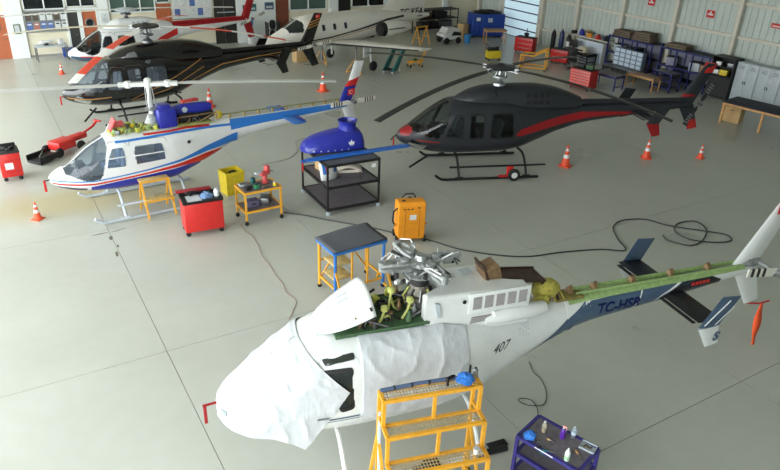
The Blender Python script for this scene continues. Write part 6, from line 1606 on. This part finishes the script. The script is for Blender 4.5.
# --- along the office wall
nb = thing('notice_board', 'glazed grey notice board on the office wall holding two rows of posters', 'notice board', (3.25, WY - .06, 1.24), 0)
MB().box(0, 0, .51, 1.94, .03, 1.02).build('backing', mat('grey_felt', (120, 124, 122), .8), nb, smooth=0)
for (x, z, w, h_) in [(0, 0, 1.98, .05), (0, 1.02, 1.98, .05), (-.97, .51, .05, 1.02), (.97, .51, .05, 1.02)]: MB().box(x, -.015, z, w, .06, h_).build('frame', ALU, nb, smooth=0)
PLB = ['dark brown poster above the blue corner poster', 'dark brown poster above the reddish poster', 'pale poster in the upper row, right after two dark ones', 'pale poster in the upper row between pale and dark posters', 'lone dark brown poster between two pale ones, upper row', 'pale corner poster at the end of the upper row',
       'blue corner poster at the start of the lower row', 'reddish poster in the lower row', 'blue poster right after the reddish one, lower row', 'blue poster next to the pale ones, lower row', 'pale poster below the lone dark brown one', 'pale corner poster at the end of the lower row']
for r in range(2):
    for c in range(6):
        m_ = [PRNTD, PRNTD, PRNT, PRNT, PRNTD, PRNT, PRNTB, mat('red_printed_sheet', (170, 110, 100), .6, var=.3, scale=14), PRNTB, PRNTB, PRNT, PRNT][r * 6 + c]
        lb = PLB[r * 6 + c] + ' in the glazed notice board'
        q = thing('poster', lb, 'poster', (3.25 - .8 + c * .32, WY - .08, 1.3 + (1 - r) * .47), 0, 'posters in the notice board')
        MB().box(0, 0, .2, .25, .008, .38).build('sheet', m_, q, smooth=0); MB().box(0, -.006, .3, .17, .004, .06).build('heading', WHITE if m_ is not PRNT else BLKLET, q, smooth=0)
t = put('framed_notice', 'small framed notice hanging beside the orange brown door', 'notice', (1.86, WY - .14, 1.2), 0, [('frame', MB().box(0, 0, .23, .3, .03, .46, bev=.008), DGREEN), ('sheet', MB().box(0, -.018, .23, .22, .006, .37), PAPER)])
FT = table('folding_table', 'grey folding table against the office wall carrying a white model', (3.15, 37.9, 0), .05, 1.5, .65, .74, STEEL, GREYW, rail=False)
q = loose('scale_model', 'white scale model aircraft with dark wings on the folding table', 'model', None, FT, (-.2, 0, .74), .1)
Loft([(-.35, .16, .1, .02, 2), (-.2, .24, .06, .1, 2), (.1, .24, .06, .1, 2), (.4, .2, .14, .02, 2)], .5).grid(20, 16)[0].build('fuselage', WHITE, q); MB().box(0, 0, .12, .12, .7, .015, bev=.004).build('wing', BLACKM, q); MB().box(.36, 0, .24, .08, .01, .14).build('tail_fin', WHITE, q); MB().box(0, 0, .03, .2, .14, .06).build('stand', BLACKM, q)
q = loose('carton', 'small white carton on the folding table', 'box', None, FT, (.5, .05, .74), .2); MB().box(0, 0, .12, .24, .2, .24, bev=.008).build('body', WHITE, q); MB().box(0, 0, .242, .04, .2, .003).build('tape', GREYW, q, smooth=0)
p = G(69, 56)
put('crate', 'blue plastic crate on the floor by the office wall', 'crate', (p.x, p.y, 0), 0, [('body', MB().box(0, 0, .2, .5, .35, .4, bev=.015), BLUEC), ('rim', MB().box(0, 0, .4, .54, .39, .03), BLUEC)])
t = put('whiteboard', 'large whiteboard covered with printed sheets on the office wall', 'whiteboard', (10.65, WY - .05, 1.5), 0, [('board', MB().box(0, 0, .6, 2.2, .04, 1.2), WHITE), ('frame', MB().box(0, -.01, .0, 2.26, .06, .05), ALU), ('frame', MB().box(0, -.01, 1.2, 2.26, .06, .05), ALU)])
for i in range(5):
    for k in range(2): MB().box(-.85 + i * .42, -.025, .35 + k * .5, .3, .005, .38).build('pinned_sheet', PRNT if (i + k) % 3 else PRNTB, t, smooth=0)
for i, (x, z, w, h_, m_, lb) in enumerate([(14.1, 1.75, .4, .4, TEALP, 'green notice on the wide white pilaster'), (13.6, 1.6, .22, .5, BLKLET, 'narrow dark notice on the wide white pilaster'), (15.1, 1.8, .55, .4, NAVYP, 'slate notice on the wide white pilaster'), (5.98, 1.5, .3, .5, PRNT, 'printed notice on the narrow white pilaster')]):
    put('wall_notice', lb, 'notice', (x, WY - .14, z), 0, [('plate', MB().box(0, 0, h_ / 2, w, .02, h_), m_), ('text_panel', MB().box(0, -.012, h_ * .35, w * .7, .006, h_ * .3), PAPER)], 'notices on the pilasters')
t = thing('water_dispenser', 'white water dispenser with blue bottle at the wide white pilaster', 'water dispenser', (13.75, 38.3, 0), 0)
MB().box(0, 0, .48, .34, .34, .96, bev=.03).build('body', WHITE, t); MB().lathe([(.06, .96), (.14, 1.06), (.15, 1.1), (.15, 1.34), (.1, 1.38)], (0, 0, 0), 18).build('bottle', mat('bright_blue_plastic', (48, 128, 190), .45), t); MB().box(0, -.18, .7, .12, .06, .05).build('tap', BLACKM, t)
t = thing('tyre_rack', 'dark rack with spare tyres beside the wide white pilaster', 'rack', (15.0, 38.1, 0), 0)
for x in (-.35, .35): MB().box(x, 0, .6, .04, .5, 1.2).build('upright', DSTEEL, t, smooth=0)
for z in (.15, .75): 
    MB().box(0, 0, z, .7, .04, .04).build('rail', DSTEEL, t, smooth=0); MB().lathe([(.12, -.1), (.25, -.1), (.28, 0), (.25, .1), (.12, .1)], (0, 0, z + .3), 18, axis='X').build('tyre', RUBBER, t)
p = Vector((21.2, 38.0, 0))
t = put('storage_drum', 'yellow drum standing on a dark stand behind the jet', 'drum', tuple(p), 0, [('stand', MB().box(0, 0, .45, .8, .6, .9, bev=.01), BLACKM), ('drum', MB().lathe([(.1, -.42), (.27, -.4), (.28, 0), (.27, .4), (.1, .42)], (0, 0, 1.18), 18, axis='X'), YELB), ('band', MB().lathe([(.285, -.12), (.29, -.1), (.285, -.08)], (0, 0, 1.18), 18, axis='X'), YELP)])
